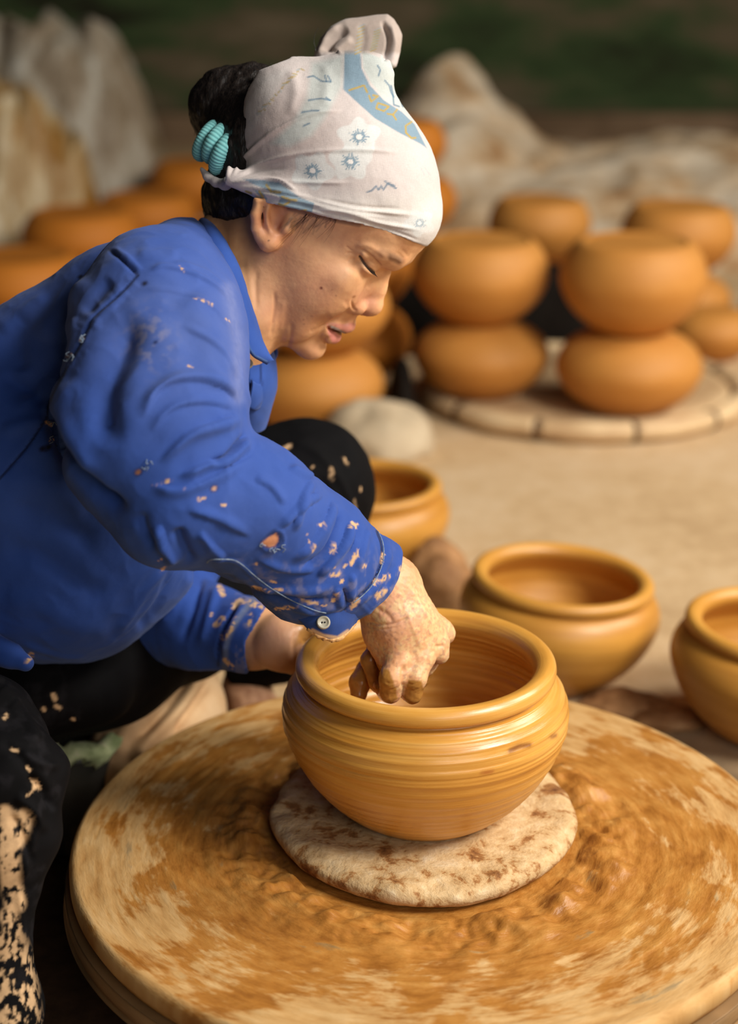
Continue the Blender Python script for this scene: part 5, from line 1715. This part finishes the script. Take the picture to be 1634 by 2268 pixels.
M_thread = noise_mat('pale seam thread', [(0.3, (0.08, 0.13, 0.22)), (0.7, (0.30, 0.36, 0.42))], 400, 0.9)
for st in ([(458, 1247), (466, 1240), (492, 1239), (520, 1241), (545, 1258), (560, 1272), (600, 1303), (650, 1332), (700, 1353), (722, 1358)], [(838, 1178), (848, 1204), (849, 1238), (840, 1267), (825, 1295), (804, 1318), (782, 1336)]):
    q_ = spline(st, 60)
    P_ = np.array([px(u_, v_, cloth_depth(u_, v_) + 0.0002) for u_, v_ in q_])
    for _ in range(3):
        P_[1:-1] = 0.25 * P_[:-2] + 0.5 * P_[1:-1] + 0.25 * P_[2:]
    v, f = tube(c2w(P_), 0.00042 * (0.6 + 0.8 * fbm(P_, 400, 2)), 6)
    mesh_obj('seam_thread', v, f, M_thread, shirt)


parts = []
rp_ = random.Random(3)
for (u0, v0) in ((182, 752), (186, 750), (150, 788), (156, 790), (148, 794), (112, 936), (117, 940), (114, 974), (600, 1222), (612, 1222), (626, 1214), (580, 1212), (322, 1034), (330, 1026)):
    for q in range(2):
        d0 = cloth_depth(u0, v0)
        a_ = rp_.uniform(0, 6.28)
        P_ = spline([px(u0, v0, d0), px(u0 + 6 * math.cos(a_), v0 + 6 * math.sin(a_), d0 - 0.002), px(u0 + 9 * math.cos(a_ + 1.2), v0 + 10 * math.sin(a_ + 1.2), d0 - 0.001)], 9)
        parts.append(tube(c2w(P_), 0.00035, 5))
v, f = join_geo(parts)
o = mesh_obj('frayed_threads', v, f, M_thread, shirt)
o['kind'] = 'stuff'


def sheet(railA, railB, thick, n=60, mcross=9, bulge=0.0, curve=None):
    """cloth between two rails given in (u, v, depth); returns a closed thin shell in camera space"""
    A = spline([px(*p) for p in railA], n)
    Bq = spline([px(*p) for p in railB], n)
    s_ = np.linspace(0, 1, mcross)
    G = A[:, None] * (1 - s_)[None, :, None] + Bq[:, None] * s_[None, :, None]
    tu = np.gradient(G, axis=0)
    tv_ = np.gradient(G, axis=1)
    N = np.cross(tu, tv_)
    N /= np.linalg.norm(N, axis=2)[..., None] + 1e-12
    if N[n // 4, mcross // 2, 2] > 0:
        N = -N
    G = G + N * (bulge * np.sin(math.pi * s_) ** 0.8)[None, :, None]
    top, bot = G + N * thick / 2, G - N * thick / 2
    V = np.vstack([top.reshape(-1, 3), bot.reshape(-1, 3)])
    i = np.arange(n - 1)[:, None] * mcross
    j = np.arange(mcross - 1)[None]
    q = np.stack([i + j, i + j + 1, i + mcross + j + 1, i + mcross + j], -1).reshape(-1, 4)
    o_ = n * mcross
    bd = [a * mcross for a in range(n)] + [(n - 1) * mcross + c for c in range(1, mcross)] + [a * mcross + mcross - 1 for a in range(n - 2, -1, -1)] + list(range(mcross - 2, 0, -1))
    e = np.array([(bd[a], bd[(a + 1) % len(bd)]) for a in range(len(bd))])
    sd = np.stack([e[:, 0], e[:, 1], e[:, 1] + o_, e[:, 0] + o_], 1)
    Q = np.vstack([q[:, ::-1], q + o_, sd[:, ::-1]])
    return V, Q


def cloth_piece(name, V, Q, mat, parent, col, spots=(), sub=1, seedn=0.0):
    for _ in range(sub):
        V, Q = subdivide(V, Q)
    N = -vnormals(V, Q)
    V = V + N * ((fbm(V, 90, 2, seedn) - 0.5) * 0.0012)[:, None]
    o = mesh_obj(name, c2w(V), Q, mat, parent)
    U_, V_ = proj(V)
    c_ = np.tile(col, (len(V), 1)) * (0.85 + 0.3 * fbm(V, 60, 3, seedn))[:, None]
    for st, w_, cl in spots:
        paint(c_, U_, V_, np.ones(len(V), bool), st, cl, w_, 0.9)
    vcol(o, c_)
    return o


M_lump_dry = noise_mat('dried clay crust', [(0.3, (0.30, 0.13, 0.035)), (0.6, (0.62, 0.36, 0.15)), (0.8, (0.72, 0.50, 0.27))], 300, 0.85)
COLLAR = np.array([0.032, 0.085, 0.34])
# collar: rail at the neck and rail at the outer edge, from the near point round the nape to the far point
v, q = sheet([(597, 800, 1.462), (577, 745, 1.452), (556, 680, 1.440), (536, 615, 1.434), (510, 555, 1.438), (484, 512, 1.452), (466, 492, 1.480), (462, 492, 1.515), (480, 520, 1.555), (520, 600, 1.575), (575, 690, 1.565), (600, 760, 1.545)],
             [(593, 806, 1.455), (556, 782, 1.436), (532, 716, 1.424), (514, 640, 1.418), (487, 575, 1.420), (458, 532, 1.438), (441, 503, 1.475), (440, 508, 1.525), (462, 560, 1.575), (515, 650, 1.60), (575, 750, 1.59), (606, 800, 1.555)], 0.0026, 90, 10, 0.004)
o = cloth_piece('collar', v, q, M_shirt, shirt, COLLAR, [([(590, 800), (565, 788), (545, 760)], 2.0, (0.10, 0.20, 0.46))], 1, 3.0)
o['label'] = 'folded shirt collar'
# near front edge and far flap with its pocket
v, q = sheet([(575, 752, 1.480), (600, 762, 1.515), (612, 850, 1.525), (588, 935, 1.560)], [(540, 770, 1.462), (548, 800, 1.475), (545, 880, 1.490), (545, 960, 1.53)], 0.0026, 40, 10, 0.006)
cloth_piece('front_placket', v, q, M_shirt, shirt, COLLAR * 0.95, [([(574, 790), (580, 850), (572, 880)], 2.2, (0.012, 0.03, 0.13)), ([(552, 830), (560, 880)], 2.0, (0.012, 0.03, 0.13))], 1, 6.0)
v, q = sheet([(558, 842, 1.478), (575, 850, 1.492), (604, 838, 1.515), (612, 845, 1.522)], [(545, 900, 1.490), (566, 908, 1.500), (584, 890, 1.52), (602, 862, 1.53)], 0.002, 24, 7, 0.002)
cloth_piece('pocket_flap', v, q, M_shirt, shirt, COLLAR * 0.9, [([(566, 905), (584, 888), (606, 858)], 2.2, (0.02, 0.05, 0.2))], 1, 9.0)
# loose corner of the cuff hanging with its button
v, q = sheet([(652, 1352, 1.362), (705, 1352, 1.352), (752, 1338, 1.360), (800, 1310, 1.392)], [(664, 1372, 1.362), (700, 1406, 1.362), (746, 1416, 1.368), (782, 1386, 1.388)], 0.0028, 34, 10, 0.003)
o = cloth_piece('cuff_flap', v, q, M_shirt, shirt, COLLAR * 0.62, [([(692, 1396), (716, 1408), (748, 1413), (770, 1398)], 4, CLAY), ([(700, 1352), (750, 1340), (790, 1316)], 1.5, (0.30, 0.33, 0.34))], 2, 12.0)
edge_ = spline([px(*p) for p in [(682, 1390, 1.359), (706, 1408, 1.361), (730, 1416, 1.364), (750, 1415, 1.367), (768, 1400, 1.378), (784, 1382, 1.387)]], 70)
cv, cf = tube(edge_, 0.0019 * (0.6 + 0.9 * fbm(edge_, 260, 3, 2.0)), 10)
cv = cv + (fbm(cv, 500, 2)[:, None] - 0.5) * 0.0022
mesh_obj('clay_crust', c2w(cv), cf, M_lump_dry, shirt)
o['label'] = 'unbuttoned cuff corner crusted with clay'
# collar stub torn at the back
v, q = sheet([(408, 512, 1.472), (424, 510, 1.475), (438, 518, 1.478)], [(414, 508, 1.474), (424, 494, 1.476), (432, 512, 1.478)], 0.002, 10, 4)
cloth_piece('torn_edge', v, q, M_shirt, shirt, COLLAR * 0.7, (), 0)


def button(u, v, d, r, nrm_cam, parent, shade=(0.36, 0.33, 0.25)):
    P = resample([(0.0, 0.18), (0.28, 0.16), (0.55, 0.22), (0.78, 0.42), (0.95, 0.34), (1.0, 0.10), (0.9, 0.0), (0, 0.0)], 26) * [r, r]
    V, Q = lathe(P, 28)
    m_, nt_, b_ = new_mat('pearl button', 0.3, 0.5)
    b_.inputs['Base Color'].default_value = (*shade, 1)
    o = mesh_obj('button', V, Q, m_)
    o.parent = parent
    nw = Vector(nrm_cam[0] * RT + nrm_cam[1] * UP + nrm_cam[2] * FW)
    o.matrix_world = Matrix.Translation(Vector(at(u, v, d))) @ nw.to_track_quat('Z', 'Y').to_matrix().to_4x4()
    hb = bmesh.new()
    for s_ in (-1, 1):
        bmesh.ops.create_cone(hb, cap_ends=True, segments=10, radius1=r * 0.13, radius2=r * 0.13, depth=r * 0.12, matrix=Matrix.Translation((s_ * r * 0.2, 0, r * 0.19)))
    dm, _, b2 = new_mat('thread hole', 0.9, 0.1)
    b2.inputs['Base Color'].default_value = (0.01, 0.01, 0.012, 1)
    return o, hb, dm, nw


for bu, bv, bd, br in ((716, 1379, 1.3515, 0.0056), (549, 806, 1.458, 0.0045)):
    o, hb, dm, nw = button(bu, bv, bd, br, (0.1, 0.25, -0.95), shirt)
    ho = bm_obj('thread_holes', hb, dm, None)
    for vtx in ho.data.vertices:
        pass
    mw = o.matrix_world.copy()
    ho.data.transform(mw)
    ho.parent = shirt
    o.name = 'button'

# ------------------------------------------------------------------ black trousers
Pf = Field(axis((-0.66, -0.36, 0.006), (-0.36, -0.215, 0.0016), (-0.215, 0.02, 0.0026)), axis((-0.47, -0.08, 0.0018), (-0.08, 0.110, 0.0026)), axis((1.16, 1.42, 0.002), (1.42, 1.90, 0.004)))
# near leg: thigh, knee at the lower left, shin
Pf.chain([pxn(-330, 1480, 1.52, 90), pxn(-190, 1620, 1.42, 74), pxn(-62, 1662, 1.36, 58), pxn(28, 1712, 1.32, 38)], 0.025)
Pf.chain([pxn(0, 1730, 1.32, 42), pxn(5, 1850, 1.32, 33), pxn(-8, 2020, 1.33, 25), pxn(10, 2230, 1.35, 27), pxn(16, 2420, 1.37, 28)], 0.02)
Pf.chain([pxn(50, 1700, 1.32, 24), pxn(110, 1708, 1.325, 13), pxn(92, 1750, 1.325, 14)], 0.015)
Pf.chain([pxn(50, 1800, 1.318, 22), pxn(68, 1850, 1.322, 17), pxn(40, 1950, 1.326, 16)], 0.02)
# seat and far leg
Pf.chain([pxn(-230, 1350, 1.62, 110), pxn(40, 1500, 1.64, 66), pxn(230, 1445, 1.68, 70), pxn(420, 1340, 1.74, 68), pxn(640, 1090, 1.78, 66), pxn(690, 1070, 1.78, 62)], 0.03)
Pf.chain([pxn(690, 1072, 1.78, 61), pxn(700, 1240, 1.84, 52), pxn(620, 1420, 1.90, 42), pxn(548, 1474, 1.915, 35)], 0.025)
Pf.chain([pxn(90, 1540, 1.58, 36), pxn(220, 1540, 1.60, 28)], 0.03)
pV, pQ = Pf.mesh()
pV = smooth_mesh(pV, pQ, 3, 0.5)
pN = -vnormals(pV, pQ)
PW = [([(20, 1560), (60, 1600), (90, 1650)], 14, 4), ([(40, 1660), (80, 1690), (140, 1700)], 10, 4), ([(60, 1720), (90, 1740), (120, 1800)], 10, -6), ([(30, 1760), (70, 1790), (100, 1850)], 12, 4), ([(20, 1800), (50, 1850), (70, 1920)], 9, -4),
      ([(60, 1770), (80, 1820), (60, 1900), (50, 1960)], 8, 3), ([(40, 1960), (50, 2060), (60, 2180)], 8, 2), ([(0, 1640), (50, 1680), (90, 1760)], 10, -3), ([(0, 1520), (40, 1570)], 16, 3),
      ([(640, 980), (700, 1000), (770, 1080)], 10, 2), ([(700, 1050), (730, 1100), (740, 1170)], 9, -3), ([(740, 1040), (770, 1100), (790, 1160)], 9, 2.5)]
pV = wrinkle(pV, pN, PW)
pV = pV + pN * ((fbm(pV, 26, 3) - 0.5) * 0.006)[:, None]
pN = -vnormals(pV, pQ)
U_, V_ = proj(pV)
ok = pN[:, 2] < 0.2
pc = np.tile([0.0028, 0.0025, 0.0028], (len(pV), 1)) * (0.7 + 0.7 * fbm(pV, 60, 2))[:, None]
kk = (0.30 * sstep(fbm(pV, 90, 4, 3.0), 0.5, 0.75) * (U_ < 180))[:, None]
pc = pc * (1 - kk) + np.array([0.022, 0.020, 0.023]) * kk
for st, w_, th_ in (([(10, 1800), (26, 1812), (14, 1850)], 15, 0.36), ([(50, 1815), (38, 1850), (20, 1880), (26, 1960), (34, 2000)], 19, 0.34), ([(8, 1830), (18, 1900), (22, 1960)], 14, 0.36),
                    ([(20, 2030), (30, 2050), (26, 2090)], 17, 0.42), ([(20, 2100), (36, 2150), (44, 2220), (50, 2268)], 34, 0.46), ([(8, 2180), (20, 2268)], 26, 0.48), ([(70, 1720), (84, 1745)], 6, 0.5), ([(60, 1760), (80, 1740)], 4, 0.45),
                    ([(610, 1008), (640, 988)], 4, 0.22), ([(604, 1012), (616, 1004)], 3, 0.25), ([(734, 1036), (737, 1052)], 2.6, 0.28), ([(731, 1050), (735, 1062)], 2, 0.28), ([(706, 1098), (714, 1078)], 2.4, 0.30), ([(797, 1072), (799, 1086)], 1.8, 0.3), ([(762, 1014), (769, 1028)], 1.8, 0.3), ([(690, 1030), (692, 1034)], 1.5, 0.2), ([(784, 1110), (788, 1130)], 1.6, 0.3),
                    ([(118, 1540), (122, 1548)], 5, 0.2), ([(96, 1570), (98, 1572)], 4, 0.2), ([(124, 1564), (132, 1568)], 4, 0.2), ([(160, 1592), (164, 1594)], 3, 0.2), ([(10, 1590), (14, 1584)], 4, 0.3), ([(26, 1660), (40, 1664)], 3, 0.3), ([(60, 1700), (66, 1706)], 3, 0.3)):
    tmp = np.zeros((len(pV), 3))
    paint(tmp, U_, V_, ok, st, (1, 1, 1), w_, 1.0)
    kk = (np.clip(tmp[:, 0] * 1.5, 0, 1) * sstep(fbm(pV * [1, 0.6, 1], 260, 4, 1.0), th_ + 0.08 * (V_ < 1400), th_ + 0.12 + 0.14 * (V_ < 1400)))[:, None]
    pc = pc * (1 - kk) + np.array([0.50, 0.32, 0.17]) * (0.8 + 0.5 * fbm(pV, 250, 2))[:, None] * kk
M_trs, nt, b = new_mat('black cotton trousers', 0.85, 0.10)
k = NB(nt)
vc = k.n('ShaderNodeVertexColor', layer_name='Col')
k.L(vc.outputs[0], b.inputs['Base Color'])
co = k.n('ShaderNodeTexCoord').outputs['Object']
k.bump(b, k.noise(co, 700, 4), 0.25, 0.001)
trs = mesh_obj('trousers', c2w(pV), pQ, M_trs, person)
vcol(trs, pc)
trs['label'] = 'black trousers streaked with dried clay'
# bare feet: the near one on the floor out of the frame, the far one showing below its hem
Ff = Field(axis((-0.18, -0.04, 0.0025)), axis((-0.30, -0.14, 0.0025)), axis((1.80, 2.02, 0.003)))
Ff.chain([pxn(556, 1470, 1.915, 27), pxn(545, 1530, 1.915, 26), pxn(560, 1570, 1.90, 26), pxn(600, 1586, 1.885, 21)], 0.012)
for q in range(5):
    Ff.chain([pxn(596 + 3 * q, 1578 + 4 * q, 1.895 - 0.008 * q, 12), pxn(632 - 4 * abs(q - 1), 1590 + 5 * q, 1.885 - 0.009 * q, 8)], 0.004)
fV, fQ = Ff.mesh()
ft = mesh_obj('foot', c2w(fV), fQ, None, person)
fm, nt, b = new_mat('dusty skin', 0.6, 0.3)
k = NB(nt)
co = k.n('ShaderNodeTexCoord').outputs['Object']
k.L(k.ramp(k.noise(co, 60, 4), [(0.35, (0.22, 0.10, 0.05)), (0.65, (0.45, 0.25, 0.14))]), b.inputs['Base Color'])
ft.data.materials.append(fm)
ft['label'] = 'clay-dusted bare left foot'
Ff = Field(axis((-0.36, -0.14, 0.004)), axis((-0.56, -0.42, 0.004)), axis((1.25, 1.46, 0.004)))
Ff.chain([pxn(14, 2360, 1.365, 30), pxn(14, 2440, 1.372, 27), pxn(70, 2452, 1.362, 24), pxn(150, 2476, 1.352, 19)], 0.012)
for q in range(5):
    Ff.chain([pxn(150, 2462 + 9 * q, 1.370 - 0.011 * q, 10), pxn(194 - 7 * q, 2476 + 9 * q, 1.366 - 0.012 * q, 7)], 0.004)
fV, fQ = Ff.mesh()
mesh_obj('foot', c2w(fV), fQ, fm, person)

# ------------------------------------------------------------------ things behind the wheel at left
# clay-stained cloth heaped between the potter and the wheel
Cf = Field(axis((-0.36, -0.07, 0.003)), axis((-0.36, -0.11, 0.003)), axis((1.60, 2.0, 0.004)))
Cf.chain([pxn(276, 1660, 1.76, 36), pxn(325, 1610, 1.80, 44), pxn(412, 1556, 1.85, 42)], 0.03, zs=1.1)
Cf.chain([pxn(280, 1720, 1.75, 30), pxn(325, 1690, 1.78, 42), pxn(405, 1620, 1.85, 42)], 0.03, zs=1.1)
Cf.chain([pxn(428, 1510, 1.86, 20), pxn(432, 1600, 1.86, 20)], 0.02)
cV, cQ = Cf.mesh()
cV = smooth_mesh(cV, cQ, 3, 0.5)
cN = -vnormals(cV, cQ)
cV = wrinkle(cV, cN, [([(455, 1480), (400, 1560), (330, 1640), (290, 1690)], 16, 9), ([(425, 1490), (370, 1570), (300, 1640)], 10, -9), ([(470, 1500), (430, 1560), (380, 1630)], 9, -7), ([(350, 1550), (290, 1600), (250, 1680)], 16, 6), ([(230, 1600), (220, 1660), (230, 1700)], 14, 5)])
wC = c2w(cV)
shift = -wC[:, 2].min()
cloth = mesh_obj('heaped_cloth', wC + [0, 0, shift * 0], cQ, M_cloth_tan)
tag(cloth, 'clay-stained tan cloth heaped behind the wheel under the potter\'s lap', 'cloth')
